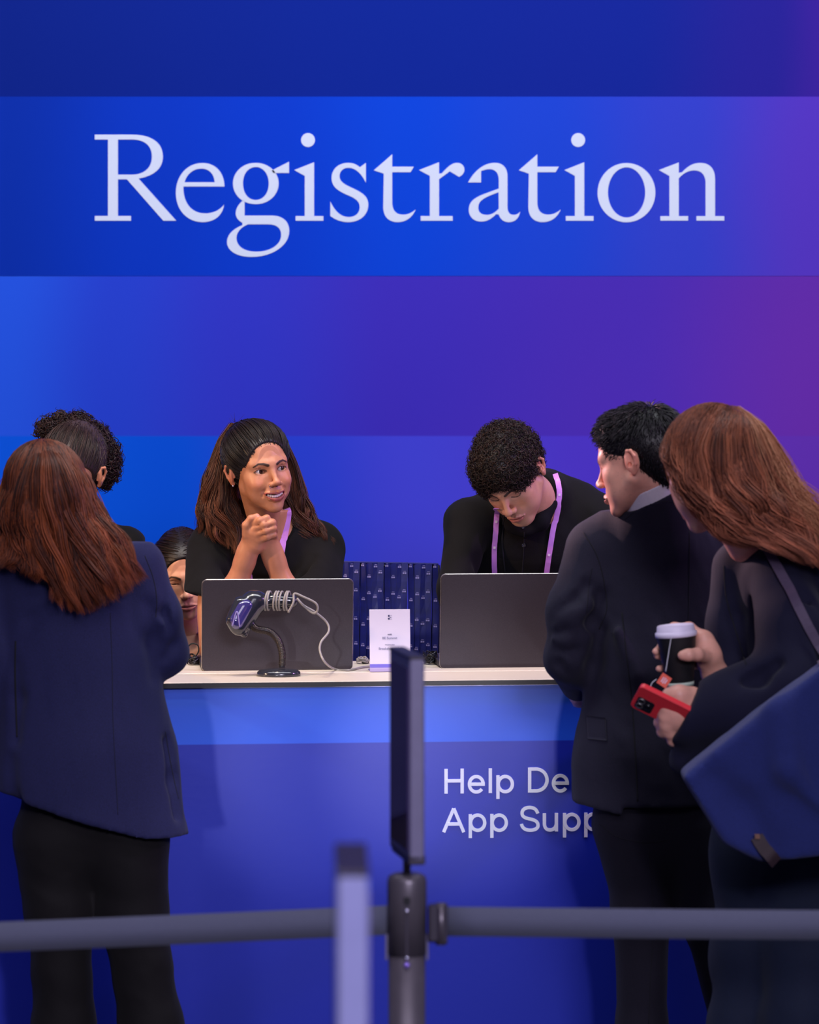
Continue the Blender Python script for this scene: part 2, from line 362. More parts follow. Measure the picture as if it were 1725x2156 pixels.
# lettering on the counter front, built from strokes traced in place
SW = 30.0
def arcpts(cx, cy, rx, ry, a0, a1, n=24): return [(cx + rx*math.cos(math.radians(a)), cy - ry*math.sin(math.radians(a))) for a in np.linspace(a0, a1, n)]
def bpath(s): return bez(s)[0]
def gl_e(cx, cy): return [arcpts(cx, cy, 63, 70, 3, 322, 36), [(cx-60, cy-1), (cx+77, cy-1)]]
def gl_p(x, y0, y1, cy): return [[(x, y0), (x, y1)], arcpts(x+67, cy, 64, 69, 0, 360, 40)]
STR = [
 [[(170, 168), (170, 392)], [(316, 165), (316, 390)], [(170, 276), (316, 275)]], gl_e(445, 307), [[(572, 162), (572, 386)]], gl_p(641, 225, 440, 305),
 [[(929, 155), (929, 382)], [(929, 169), (990, 168)] + arcpts(990, 268, 97, 99, 90, -90, 20)[1:] + [(929, 367)]], gl_e(1208, 298),
 [bpath('M 1432 262 C 1420 240 1400 228 1378 228 C 1350 228 1330 242 1330 262 C 1330 285 1355 290 1382 296 C 1415 303 1436 312 1436 336 C 1436 358 1412 369 1384 369 C 1355 369 1333 356 1326 330')],
 [[(1480, 150), (1480, 376)], [(1480, 318), (1572, 222)], [(1512, 285), (1580, 376)]],
 [[(148, 742), (240, 526)], [(240, 526), (331, 742)], [(182, 668), (298, 667)]], gl_p(390, 578, 795, 656), gl_p(586, 576, 793, 656),
 [bpath('M 1003 572 C 990 530 965 518 928 518 C 885 518 860 540 860 570 C 860 605 895 615 935 623 C 985 633 1005 650 1005 680 C 1005 710 975 724 932 724 C 890 724 862 705 855 668')],
 [bpath('M 1063 570 L 1063 660 C 1063 705 1085 722 1115 722 C 1150 722 1172 695 1172 655'), [(1172, 568), (1172, 735)]],
 gl_p(1246, 568, 790, 650), gl_p(1440, 566, 788, 648), [arcpts(1662, 647, 64, 70, 0, 360, 40)],
 [[(1780, 563), (1780, 730)], bpath('M 1780 640 C 1782 595 1805 575 1842 577')], [[(1890, 515), (1890, 700), (1925, 728)], [(1858, 576), (1925, 575)]]]
letter_n = np.array([sa, -ca, 0])      # out of the counter front
for strokes in STR:
    mb = MB()
    for si, st in enumerate(strokes):
        up_ = .0015 + .0004*si; st = np.array(st, float); closed = len(st) > 4 and np.allclose(st[0], st[-1], atol=1)
        T = np.gradient(st, axis=0)
        if closed: T[0] = T[-1] = (st[1] - st[-2])
        T /= np.linalg.norm(T, axis=1)[:, None]; Nn = np.stack([-T[:, 1], T[:, 0]], 1)
        hw = SW/2
        A = [CP(900 + q[0]/4.3125, 1580 + q[1]/4.3125) for q in st + Nn*hw]
        B = [CP(900 + q[0]/4.3125, 1580 + q[1]/4.3125) for q in st - Nn*hw]
        K = len(st); vs = []
        for a_, b_ in zip(A, B): vs += [a_ + letter_n*up_, b_ + letter_n*up_, b_ - letter_n*.0005, a_ - letter_n*.0005]
        fs = [(i*4+j, (i+1)*4+j, (i+1)*4+(j+1) % 4, i*4+(j+1) % 4) for i in range(K-1) for j in range(4)] + [(3, 2, 1, 0), tuple((K-1)*4+j for j in range(4))]
        mb.add(vs, fs)
    mb.build('letter', sign_txt, counter, smooth=False)
# ------------------------------------------------------------------ SDF toolkit: smooth solids -> one mesh (surface nets)
class Vol:
    def __init__(s, lo, hi, h):
        s.lo = np.array(lo, float); s.h = h
        s.n = np.ceil((np.array(hi, float) - s.lo)/h).astype(int) + 1
        s.g = np.full(s.n, 1.0, dtype=np.float32)
    def _reg(s, bmin, bmax):
        a = np.clip(np.floor((bmin - s.lo)/s.h).astype(int), 0, s.n); b = np.clip(np.ceil((bmax - s.lo)/s.h).astype(int) + 1, 0, s.n)
        if np.any(b <= a): return None, None
        ax = [(s.lo[i] + s.h*np.arange(a[i], b[i])).astype(np.float32) for i in range(3)]
        return (slice(a[0], b[0]), slice(a[1], b[1]), slice(a[2], b[2])), np.meshgrid(*ax, indexing='ij', sparse=True)
    def _mix(s, sl, d, k, mode):
        g = s.g[sl]; d = d.astype(np.float32)
        g2 = -g if mode == 's' else g
        r = np.minimum(g2, d)
        if k > 0:
            hh = np.maximum(k - np.abs(g2 - d), 0)/k; r = r - hh*hh*k*0.25
        if mode == 's': r = -r
        s.g[sl] = r
    def _m(s, k): return k + 3*s.h
    def cone(s, a, b, r1, r2, k=0.02, mode='u', sq=None):
        """tapered capsule; sq=(axis, f) flattens by f along a unit axis"""
        a = np.array(a, float); b = np.array(b, float); R = max(r1, r2); e = s._m(k) + R
        sl, X = s._reg(np.minimum(a, b) - e, np.maximum(a, b) + e)
        if sl is None: return s
        ab = b - a; L2 = float(ab @ ab) + 1e-12
        px, py, pz = X[0]-a[0], X[1]-a[1], X[2]-a[2]
        t = np.clip((px*ab[0] + py*ab[1] + pz*ab[2])/L2, 0, 1)
        qx, qy, qz = px - t*ab[0], py - t*ab[1], pz - t*ab[2]
        if sq is not None:
            n, f = np.array(sq[0], float), sq[1]; n = n/np.linalg.norm(n)
            w_ = (qx*n[0] + qy*n[1] + qz*n[2])*(1/f - 1)
            qx = qx + w_*n[0]; qy = qy + w_*n[1]; qz = qz + w_*n[2]
        d = np.sqrt(qx*qx + qy*qy + qz*qz) - (r1 + (r2-r1)*t)
        if sq is not None: d = d*(0.5 + 0.5*sq[1])
        s._mix(sl, d, k, mode); return s
    def chain(s, pts, rs, k=0.01, mode='u', sq=None):
        for i in range(len(pts)-1): s.cone(pts[i], pts[i+1], rs[i], rs[i+1], k if i == 0 or mode == 's' else min(k, max(rs[i]*.9, 1e-4)), mode, sq)
        return s
    def ell(s, c, r, k=0.02, mode='u', R=None, cut=None):
        c = np.array(c, float); r = np.array(r, float); e = s._m(k) + r.max()
        sl, X = s._reg(c - e, c + e)
        if sl is None: return s
        px, py, pz = X[0]-c[0], X[1]-c[1], X[2]-c[2]
        if R is not None:
            R = np.array(R); px, py, pz = [R[0][i]*px + R[1][i]*py + R[2][i]*pz for i in range(3)]
        k0 = np.sqrt((px/r[0])**2 + (py/r[1])**2 + (pz/r[2])**2)
        k1 = np.sqrt((px/r[0]**2)**2 + (py/r[1]**2)**2 + (pz/r[2]**2)**2)
        d = k0*(k0-1)/(k1 + 1e-9)
        if cut is not None:
            for (cp, cn) in cut:
                d = np.maximum(d, (X[0]-cp[0])*cn[0] + (X[1]-cp[1])*cn[1] + (X[2]-cp[2])*cn[2])
        s._mix(sl, d, k, mode); return s
    def box(s, c, hlf, rnd=0.005, k=0.01, mode='u', R=None):
        c = np.array(c, float); hlf = np.array(hlf, float); e = s._m(k) + np.linalg.norm(hlf)
        sl, X = s._reg(c - e, c + e)
        if sl is None: return s
        px, py, pz = X[0]-c[0], X[1]-c[1], X[2]-c[2]
        if R is not None:
            R = np.array(R); px, py, pz = [R[0][i]*px + R[1][i]*py + R[2][i]*pz for i in range(3)]
        qx, qy, qz = np.abs(px)-hlf[0]+rnd, np.abs(py)-hlf[1]+rnd, np.abs(pz)-hlf[2]+rnd
        d = np.sqrt(np.maximum(qx, 0)**2 + np.maximum(qy, 0)**2 + np.maximum(qz, 0)**2) + np.minimum(np.maximum(np.maximum(qx, qy), qz), 0) - rnd
        s._mix(sl, d, k, mode); return s
    def cut(s, p, n, bmin=None, bmax=None):
        """remove everything on the +n side of a plane (inside an optional box)"""
        sl, X = s._reg(s.lo if bmin is None else np.array(bmin), s.lo + s.h*s.n if bmax is None else np.array(bmax))
        n = np.array(n, float); n = n/np.linalg.norm(n)
        d = (X[0]-p[0])*n[0] + (X[1]-p[1])*n[1] + (X[2]-p[2])*n[2]
        s.g[sl] = np.maximum(s.g[sl], d.astype(np.float32)); return s
    def mesh(s, cube=False):
        g = s.g
        g[0] = g[-1] = 1; g[:, 0] = g[:, -1] = 1; g[:, :, 0] = g[:, :, -1] = 1
        ins = g < 0
        c = np.zeros(np.array(g.shape)-1, dtype=np.int8)
        for dx in (0, 1):
            for dy in (0, 1):
                for dz in (0, 1):
                    c += ins[dx:g.shape[0]-1+dx, dy:g.shape[1]-1+dy, dz:g.shape[2]-1+dz]
        act = np.argwhere((c > 0) & (c < 8))
        if len(act) == 0: return np.zeros((0, 3)), np.zeros((0, 4), int)
        idx = np.full(c.shape, -1, dtype=np.int32); idx[act[:, 0], act[:, 1], act[:, 2]] = np.arange(len(act))
        acc = np.zeros((len(act), 3)); cnt = np.zeros(len(act))
        cor = [(x, y, z) for x in (0, 1) for y in (0, 1) for z in (0, 1)]
        val = {q: g[act[:, 0]+q[0], act[:, 1]+q[1], act[:, 2]+q[2]] for q in cor}
        for a in cor:
            for ax in range(3):
                if a[ax] == 1: continue
                b = list(a); b[ax] = 1; b = tuple(b)
                va, vb = val[a], val[b]; cr = (va < 0) != (vb < 0)
                t = np.where(cr, va/np.where(cr, va - vb, 1), 0)
                p = np.tile(np.array(a, float), (len(act), 1)); p[:, ax] = t
                acc[cr] += p[cr]; cnt[cr] += 1
        V_ = s.lo + s.h*(act + acc/cnt[:, None])
        F_ = []
        for ax in range(3):
            o1, o2 = (ax+1) % 3, (ax+2) % 3
            sA = [slice(None)]*3; sB = [slice(None)]*3; sA[ax] = slice(0, -1); sB[ax] = slice(1, None)
            A, B = ins[tuple(sA)], ins[tuple(sB)]
            e = np.argwhere(A != B)
            e = e[(e[:, o1] > 0) & (e[:, o2] > 0) & (e[:, o1] < g.shape[o1]-1) & (e[:, o2] < g.shape[o2]-1)]
            def id_(d1, d2):
                q = e.copy(); q[:, o1] -= d1; q[:, o2] -= d2; return idx[q[:, 0], q[:, 1], q[:, 2]]
            f = np.stack([id_(1, 1), id_(0, 1), id_(0, 0), id_(1, 0)], 1)
            flip = ~A[e[:, 0], e[:, 1], e[:, 2]]
            f[flip] = f[flip][:, ::-1]; F_.append(f)
        return V_, np.vstack(F_)
def vnorm(V_, F_):
    n = np.cross(V_[F_[:, 2]] - V_[F_[:, 0]], V_[F_[:, 3]] - V_[F_[:, 1]]); N_ = np.zeros_like(V_)
    for i in range(3):
        for j in range(F_.shape[1]): N_[:, i] += np.bincount(F_[:, j], n[:, i], len(V_))
    return N_/(np.linalg.norm(N_, axis=1)[:, None] + 1e-12)
def relax(V_, F_, it=1, f=0.5):
    for _ in range(it):
        S = np.zeros_like(V_); c = np.zeros(len(V_))
        for j in range(4):
            a, b = F_[:, j], F_[:, (j+1) % 4]
            for i in range(3): S[:, i] += np.bincount(a, V_[b, i], len(V_)) + np.bincount(b, V_[a, i], len(V_))
            c += np.bincount(a, minlength=len(V_)) + np.bincount(b, minlength=len(V_))
        V_ = V_*(1-f) + f*S/c[:, None]
    return V_
def wav(p, freq, seed=0, n=7):
    """cheap smooth noise in about -1..1: a sum of directional sines"""
    r = np.random.default_rng(seed); out = np.zeros(len(p)); fr = np.broadcast_to(np.array(freq, float), (3,))
    ph = 0
    for i in range(n):
        d = r.normal(size=3)*fr; out += np.sin(p @ d + r.uniform(0, 6.28) + 1.3*ph); ph = out*0.35
    return out/n*1.6
def cloth(V_, F_, amp=0.003, freq=(14, 14, 7), seed=0, fine=0.0009):
    V_ = relax(V_, F_, 2); N_ = vnorm(V_, F_)
    a = wav(V_, freq, seed); a = np.sign(a)*np.abs(a)**0.8
    return V_ + N_*(amp*a + fine*wav(V_, (60, 60, 40), seed+5))[:, None]
def icoball(c, r, n=16):
    mb = MB(); pr = [(max(1e-5, r*math.sin(math.pi*i/n)), -r*math.cos(math.pi*i/n)) for i in range(n+1)]
    return mb.lathe(c, pr, 2*n)

# ------------------------------------------------------------------ laptops
dark_alu = mat('graphite_laptop_shell', srgb(56, 51, 58), 0.5, metal=0.4, nscale=400, namt=0.15)
rim_alu = mat('polished_lid_rim', srgb(185, 180, 175), 0.25, metal=0.9, nscale=30, namt=0.05)
key_m = mat('laptop_keys', srgb(18, 18, 20), 0.5, nscale=50, namt=0.1)
scr_m = mat('laptop_screen', srgb(170, 180, 215), 0.3, nscale=4, namt=0.1, emit=0.6)
def rrect(w_, h_, r, n=6):
    out = []
    for cx, cy, a0 in ((w_-r, h_-r, 0), (-w_+r, h_-r, 90), (-w_+r, -h_+r, 180), (w_-r, -h_+r, 270)):
        for k in range(n+1):
            a = math.radians(a0 + 90*k/n); out.append((cx + r*math.cos(a), cy + r*math.sin(a)))
    return out
def slab(mb, c, U, W, w_, h_, r, th):
    U = np.array(U); W = np.array(W); n_ = np.cross(U, W); q = rrect(w_, h_, r); K = len(q)
    b_ = min(0.001, th*0.3); vs = []
    for off, ins in ((-th/2, b_), (-th/2+b_, 0), (th/2-b_, 0), (th/2, b_)):
        for (u, v) in q:
            f = 1 - ins/min(w_, h_); vs.append(np.array(c) + U*u*f + W*v*f + n_*off)
    fs = [(i*K+j, i*K+(j+1) % K, (i+1)*K+(j+1) % K, (i+1)*K+j) for i in range(3) for j in range(K)]
    fs += [tuple(range(K))[::-1], tuple(3*K+j for j in range(K))]
    return mb.add(vs, fs)
def laptop(pxl, pxr, ptop, pbot, label, yaw=0.0, lean=6):
    d = (CAMH - (CZ + .002))*FPX/(pbot - HY) + .01; c = P((pxl+pxr)/2, pbot, d); s = FPX/d
    w_ = (pxr-pxl)/s/2; ly = YAW + yaw; U = np.array([math.cos(ly), math.sin(ly), 0]); B = np.array([-math.sin(ly), math.cos(ly), 0])
    hgt = (pbot-ptop)/s; le = math.radians(lean); Wd = np.array([0, 0, 1])*math.cos(le) - B*math.sin(le)
    hl = hgt/(math.cos(le)*1.0 + 0.0)/2*0.985
    r = root('laptop', (c[0], c[1], CZ + .001), label, 'laptop', 'open laptops on the counter')
    lc = c + Wd*hl
    lid = slab(MB(), lc, U, Wd, w_, hl, 0.011, 0.005).build('lid', dark_alu, r, smooth=False)
    slab(MB(), lc - B*(-.0001) , U, Wd, w_+.0010, hl+.0010, 0.012, 0.0022).build('lid_rim', rim_alu, lid, smooth=False)
    slab(MB(), lc + np.cross(Wd, U)*(.0031), U, Wd, w_-.008, hl-.012, 0.004, 0.0008).build('screen', scr_m, lid, smooth=False)
    ct = c + B*0.118; ct[2] = CZ + .0105
    slab(MB(), ct, U, B, w_, 0.115, 0.011, 0.015).build('base', dark_alu, r, smooth=False)
    mb = MB()
    for row in range(5):
        for k in range(14): mb.box(ct + U*((k-6.5)*w_*0.125) + B*(-.075 + row*.019) + np.array([0, 0, .0083]), (w_*.054, .0078, .0012), 0, np.stack([U, B, [0, 0, 1]], 1))
    mb.build('keyboard', key_m, r, smooth=False, kind='stuff')
    slab(MB(), ct + B*.062 + np.array([0, 0, .0078]), U, B, .05, .032, .003, .0008).build('touchpad', dark_alu, r, smooth=False)
    MB().tube([c - U*w_*.8 + B*.004 + np.array([0, 0, -.001]), c + U*w_*.8 + B*.004 + np.array([0, 0, -.001])], 0.0045).build('hinge', key_m, r)
    return r
laptop(425, 742.5, 1215.5, 1411, 'graphite laptop standing open behind the handheld scanner')
laptop(925, 1263, 1203.5, 1405, 'graphite laptop open in front of the man looking down', yaw=0.01)

# ------------------------------------------------------------------ scanner on its gooseneck stand
blk = mat('black_plastic', srgb(26, 26, 32), 0.35, nscale=80, namt=0.15)
blk_gloss = mat('glossy_dark_plastic', srgb(40, 42, 50), 0.16, coat=0.5, nscale=50, namt=0.08)
win_m = mat('scanner_window', srgb(62, 56, 118), 0.08, spec=0.8, coat=0.7, nscale=14, namt=0.25)
cable_m = mat('grey_cable', srgb(150, 146, 142), 0.45, nscale=90, namt=0.12)
D0 = 8.13
sb = CT(587, 1423); sb[1] -= .0
def SP(px, py, dd=0.0): return P(px, py, sb[1] + dd)
st = root('scanner_stand', (sb[0], sb[1], CZ), 'black gooseneck stand with flat foot holding the handheld scanner', 'stand')
prof = [(0.052, 0.0), (0.054, 0.003), (0.052, 0.010), (0.046, 0.015), (0.020, 0.018), (0.0005, 0.0185)]
mb = MB().lathe((0, 0, 0), prof, 40); mb.v = [(x, y*0.78, z) for x, y, z in mb.v]
mb.build('foot', blk_gloss, st, local=True)
neck = spline([SP(594, 1405), SP(594, 1375), SP(585, 1347), SP(567, 1330), SP(540, 1324, -.005), SP(528, 1312, -.01)], 60)
MB().tube(neck, 0.0082, 14).build('gooseneck', blk, st)
rg = MB()
for k in range(2, 56, 1):
    t = neck[min(k+1, 59)] - neck[k-1]; t /= np.linalg.norm(t); rg.tube([neck[k] - t*.0009, neck[k] + t*.0009], 0.0091, 12)
rg.build('neck_ring', mat('gooseneck_rings', srgb(70, 62, 58), 0.25, metal=0.8, nscale=50, namt=.1), st, kind='stuff')
scn = root('barcode_scanner', tuple(SP(520, 1330)), 'black handheld barcode scanner with purple window and grey cable wound round its handle', 'scanner')
v = Vol(SP(440, 1365, -.10), SP(640, 1225, .10), 0.0016)
hv = lambda px, py, dd=0: SP(px, py, dd)
v.cone(hv(534, 1268, .01), hv(503, 1318, -.015), 0.030, 0.024, k=0.01)
v.cone(hv(505, 1272, -.01), hv(488, 1305, -.03), 0.018, 0.014, k=0.02)
v.cone(hv(545, 1262, .01), hv(516, 1325, .01), 0.016, 0.012, k=0.012)
v.cone(hv(486, 1307, -.03), hv(515, 1334, -.01), 0.007, 0.008, k=0.008)
v.cone(hv(515, 1334, -.01), hv(548, 1280, 0.0), 0.008, 0.006, k=0.006)
v.cone(hv(548, 1270, .01), hv(575, 1264, .015), 0.014, 0.012, k=0.015)
v.cone(hv(575, 1264, .015), hv(616, 1266, .02), 0.0165, 0.0145, k=0.008)
V_, F_ = v.mesh(); mk('housing', relax(V_, F_, 2), F_, blk_gloss, scn)
v = Vol(SP(440, 1365, -.12), SP(640, 1225, .10), 0.0016)
v.cone(hv(519, 1276, -.012), hv(499, 1312, -.030), 0.0185, 0.0165, k=0.01)
v.cone(hv(508, 1277, -.02), hv(492, 1304, -.034), 0.0125, 0.0115, k=0.012)
V_, F_ = v.mesh(); mk('window', relax(V_, F_, 2), F_, win_m, scn)
gl = MB(); gp = spline([SP(489, 1318, -.05), SP(499, 1288, -.051), SP(505, 1320, -.049)], 20)
gl.tube(gp, .0016, 8).build('window_stripe', mat('violet_print', srgb(150, 140, 205), .3, nscale=30, namt=.05), scn)
coil = MB(); turns = [(562, 5), (567, 3), (580, 4), (586, 2), (592, 4), (602, 5), (607, 3)]
for tx, sl_ in turns:
    cc = SP(tx, 1265, .013 + (tx-560)*.0001); pts = []
    for a in np.linspace(0, 2*math.pi, 26):
        pts.append(cc + np.array([0.004*math.sin(a) + sl_*.0006*math.cos(a), 0.0195*math.sin(a), 0.0225*math.cos(a)]))
    coil.tube(pts, 0.0026, 8, cap=False)
coil.build('wound_cable', cable_m, scn)
cab = spline([SP(607, 1290, -.02), SP(618, 1268, -.02), SP(620, 1250, -.012), SP(640, 1257, -.012), SP(665, 1270, -.01), SP(669, 1284, -.008), SP(660, 1291, -.006),
              SP(640, 1276, -.004), SP(626, 1260, -.002), SP(640, 1275, 0), SP(664, 1289, .0), SP(688, 1310, 0.01), SP(692, 1330, .0), SP(676, 1352, -.02),
              SP(674, 1372, -.03), SP(685, 1395, -.04), CT(706, 1409, CZ+.004), CT(735, 1411, CZ+.004), CT(762, 1405, CZ+.004), CT(790, 1402, CZ+.004)], 130)
MB().tube(cab, 0.0027, 9).build('cable', cable_m, scn)
MB().tube([SP(617, 1266, .02), SP(628, 1263, .018)], [.006, .0045], 10).build('cable_boot', cable_m, scn)

# ------------------------------------------------------------------ card in a stand
ctz = CT(822, 1415)
cs = root('table_sign', (ctz[0], ctz[1], CZ), 'small white upright card sign between the two laptops', 'sign')
sw, sh = 86/FPX*ctz[1]/2, 132/FPX*ctz[1]/2
Uc = np.array([ca, sa, 0]); Bc = np.array([-sa, ca, 0]); lean = math.radians(6); Wc = np.array([0, 0, 1])*math.cos(lean) + Bc*math.sin(lean)
cc = ctz + Wc*sh
card_m = mat('white_card', srgb(196, 192, 212), 0.5, nscale=8, namt=0.03)
acr = mat('clear_acrylic', srgb(170, 160, 205), 0.1, spec=0.6, nscale=8, namt=0.05)
slab(MB(), cc + Wc*.0055, Uc, Wc, sw, sh-.006, .001, .0022).build('card', card_m, cs, smooth=False)
slab(MB(), cc - Wc*(sh-.006) , Uc, Wc, sw, .0055, .001, .0035).build('stand_lip', acr, cs, smooth=False)
slab(MB(), ctz + Bc*.03 + np.array([0, 0, .0022]), Uc, Bc, sw, .032, .002, .003).build('stand_foot', acr, cs, smooth=False)
nC = np.cross(Uc, Wc)
slab(MB(), cc - Wc*(sh-.0155) + nC*.0014, Uc, Wc, sw, .0042, .0002, .0006).build('colour_stripe', mat('violet_stripe', srgb(96, 86, 190), .5, nscale=20, namt=.05), cs, smooth=False)
ink = mat('grey_ink', srgb(120, 118, 150), 0.6, nscale=30, namt=.05); inkd = mat('navy_ink', srgb(22, 24, 78), .6, nscale=30, namt=.05)
def text(s_, size, uv, m, parent, name='lettering'):
    cd = bpy.data.curves.new('t', 'FONT'); cd.body = s_; cd.size = size; cd.align_x = 'CENTER'; cd.extrude = 0.0002
    ob = bpy.data.objects.new('t', cd); C.objects.link(ob)
    me = bpy.data.meshes.new_from_object(ob.evaluated_get(bpy.context.evaluated_depsgraph_get()))
    vs = [uv + Uc*v_.co.x + Wc*v_.co.y + nC*v_.co.z for v_ in me.vertices]; fs = [tuple(p.vertices) for p in me.polygons]
    bpy.data.objects.remove(ob); bpy.data.curves.remove(cd); bpy.data.meshes.remove(me)
    return mk(name, vs, fs, m, parent, smooth=False)
def cpt(px, py): return cc + Uc*((px-822.5)/86*2*sw) + Wc*((1349-py)/132*2*sh) + nC*.0016
text('WIFI', .0055, cpt(822, 1338), inkd, cs); text('BE Summit', .0085, cpt(822, 1346), ink, cs)
text('PASSWORD', .0045, cpt(822, 1359), ink, cs); text('Breakthrough24!', .0085, cpt(823, 1368), ink, cs)
lg = MB()
for (a, b, hw, hh) in ((820.5, 1297, 1.6, 2), (820.5, 1303, 2, 1.6), (823.4, 1300, .8, .8)): slab(lg, cpt(a, b), Uc, Wc, hw*.00115, hh*.00115, .0002, .0006)
for q in (1296, 1300, 1304): slab(lg, cpt(825.5, q), Uc, Wc, .0018, .0002, .00005, .0006)
lg.build('emblem', inkd, cs, smooth=False)

# ------------------------------------------------------------------ tangled cables on the worktop
cbk = mat('black_cable', srgb(16, 16, 20), 0.35, nscale=60, namt=.2)
def tangle(px0, px1, py, label, seed, n=5, spread=.03, hgt=.03, m=cbk, loop=None):
    r = np.random.default_rng(seed); c = CT((px0+px1)/2, py); R_ = (px1-px0)/FPX*c[1]/2
    t = root('cable_bundle', (c[0], c[1], CZ), label, 'cable', 'loose cable bundles on the worktop')
    for k in range(n):
        pts = []; a0 = r.uniform(0, 6); 
        for j in range(9):
            a = a0 + j*1.3 + r.uniform(-.4, .4)
            pts.append(c + Uc*(R_*.8*math.cos(a)*r.uniform(.5, 1)) + Bc*(spread*math.sin(a)) + np.array([0, 0, .005 + hgt*abs(math.sin(a*.7 + k))*r.uniform(.2, 1)]))
        MB().tube(spline(pts, 60), .0022, 7).build('cable', m, t)
    MB().box(c + np.array([R_*.3, 0.0, .008]), (.009, .006, .007), .002, RY).build('plug', blk, t, smooth=False)
    if loop is not None: MB().tube(spline(loop, 40), .0018, 7).build('cable_loop', m, t)
lpd = 8.42
tangle(392, 425, 1400, 'black cable bundle with an upright loop left of the scanner laptop', 3, 4, .03, .02,
       loop=[P(396, 1400, lpd), P(392, 1372, lpd), P(402, 1356, lpd), P(416, 1358, lpd), P(418, 1372, lpd), P(408, 1386, lpd), P(400, 1396, lpd)])
tangle(746, 782, 1398, 'grey cable bundle between the scanner laptop and the white card', 5, 4, .02, .012, cable_m)
tangle(884, 926, 1398, 'black cable bundle right of the white card', 9, 8, .04, .03)

# ------------------------------------------------------------------ lanyards hanging on a rail behind the counter
lan_m = mat('navy_lanyard_ribbon', srgb(6, 14, 96), 0.5, nscale=40, namt=.3, sheen=.1)
mark_m = mat('pale_lanyard_print', srgb(140, 132, 190), .6, nscale=40, namt=.1)
LD = 9.0; ls = FPX/LD
rail = root('lanyard_rail', tuple(P(818, 1400, LD) * np.array([1, 1, 0])), 'dark rail on two posts carrying the hanging blue lanyards', 'rack')
zt = P(818, 1189, LD)[2]
MB().tube([P(700, 1188, LD), P(924, 1193, LD)], .006, 10).build('bar', blk, rail)
for px in (704, 921): MB().tube([P(px, 1190, LD), P(px, 1190, LD)*np.array([1, 1, 0])], .008, 10).build('post', blk, rail)
for px in (704, 921): MB().box(P(px, 1190, LD)*np.array([1, 1, 0]) + np.array([0, 0, .008]), (.03, .2, .008), .003).build('foot', blk, rail, smooth=False)
def lanyard_mesh(seed, L=.62):
    r = np.random.default_rng(seed); mb = MB(); mk_ = MB()
    n = 14; off = r.uniform(-.003, .003, 2); tw = r.uniform(-.5, .5)
    for side in (-1, 1):
        pts = []; wv = []
        for i in range(n):
            t = i/(n-1); a = tw + side*.25 + .35*math.sin(5*t + seed)
            pts.append((off[0]*t + .0015*math.sin(9*t+seed), side*(.0085 + .006*t) , .0065 - t*L)); wv.append((.0088*math.cos(a), .0088*math.sin(a), 0))
        if side == -1:
            mk_pts = pts; mkw = wv
        mb.ribbon(pts, wv, .0012)
    mb.ribbon([(0, -.0085, .0065), (0, -.006, .0085), (0, .006, .0085), (0, .0085, .0065)], (.0088, 0, 0), .0012)
    for j in range(9):
        t = (j + r.uniform(.1, .6))/9.5; i = min(int(t*(n-1)), n-2); u = t*(n-1)-i
        p = np.array(mk_pts[i])*(1-u) + np.array(mk_pts[i+1])*u; wv_ = np.array(mkw[i])/.0088
        nrm = np.cross(wv_, (0, 0, -1)); nrm = nrm if nrm[1] < 0 else -nrm
        for dx, dz, hw, hh in ((-.0032, 0, .002, .0022), (.0022, .0, .0022, .0022), (0, .0052, .0035, .0006)):
            c_ = p + wv_*dx + np.array([0, 0, dz]) + nrm*.0011
            mk_.box(c_, (hw, .0004, hh), 0, np.stack([wv_, nrm, [0, 0, 1]], 1))
    return mb, mk_
protos = []
for i in range(4):
    mb, m2 = lanyard_mesh(i)
    o = mb.build('hanging_lanyard', lan_m, local=True, smooth=False)
    p_ = m2.build('print', mark_m, o, local=True, smooth=False, kind='stuff'); protos.append((o, p_))
r = np.random.default_rng(4)
for i in range(17):
    o, p_ = protos[i % 4]
    if i >= 4:
        o = o.copy(); C.objects.link(o); q = p_.copy(); C.objects.link(q); q.parent = o
    px = 714 + i*12.6; b = P(px, 1188 + (px-700)*.022, LD)
    o.location = (b[0], b[1], b[2]); o.rotation_euler = (0, 0, r.uniform(-.12, .12)); o.scale = (1, 1, 1)
    nth = ['leftmost', 'second', 'third', 'fourth', 'fifth', 'sixth', 'seventh', 'eighth', 'ninth', 'eighth', 'seventh', 'sixth', 'fifth', 'fourth', 'third', 'second', 'rightmost'][i]
    tag(o, 'hanging navy printed lanyard, ' + (nth + ' of the row' if i in (0, 16) else nth + ' from the ' + ('left' if i < 9 else 'right')) + ', behind the white card', 'lanyard', 'navy lanyards hanging in a row')

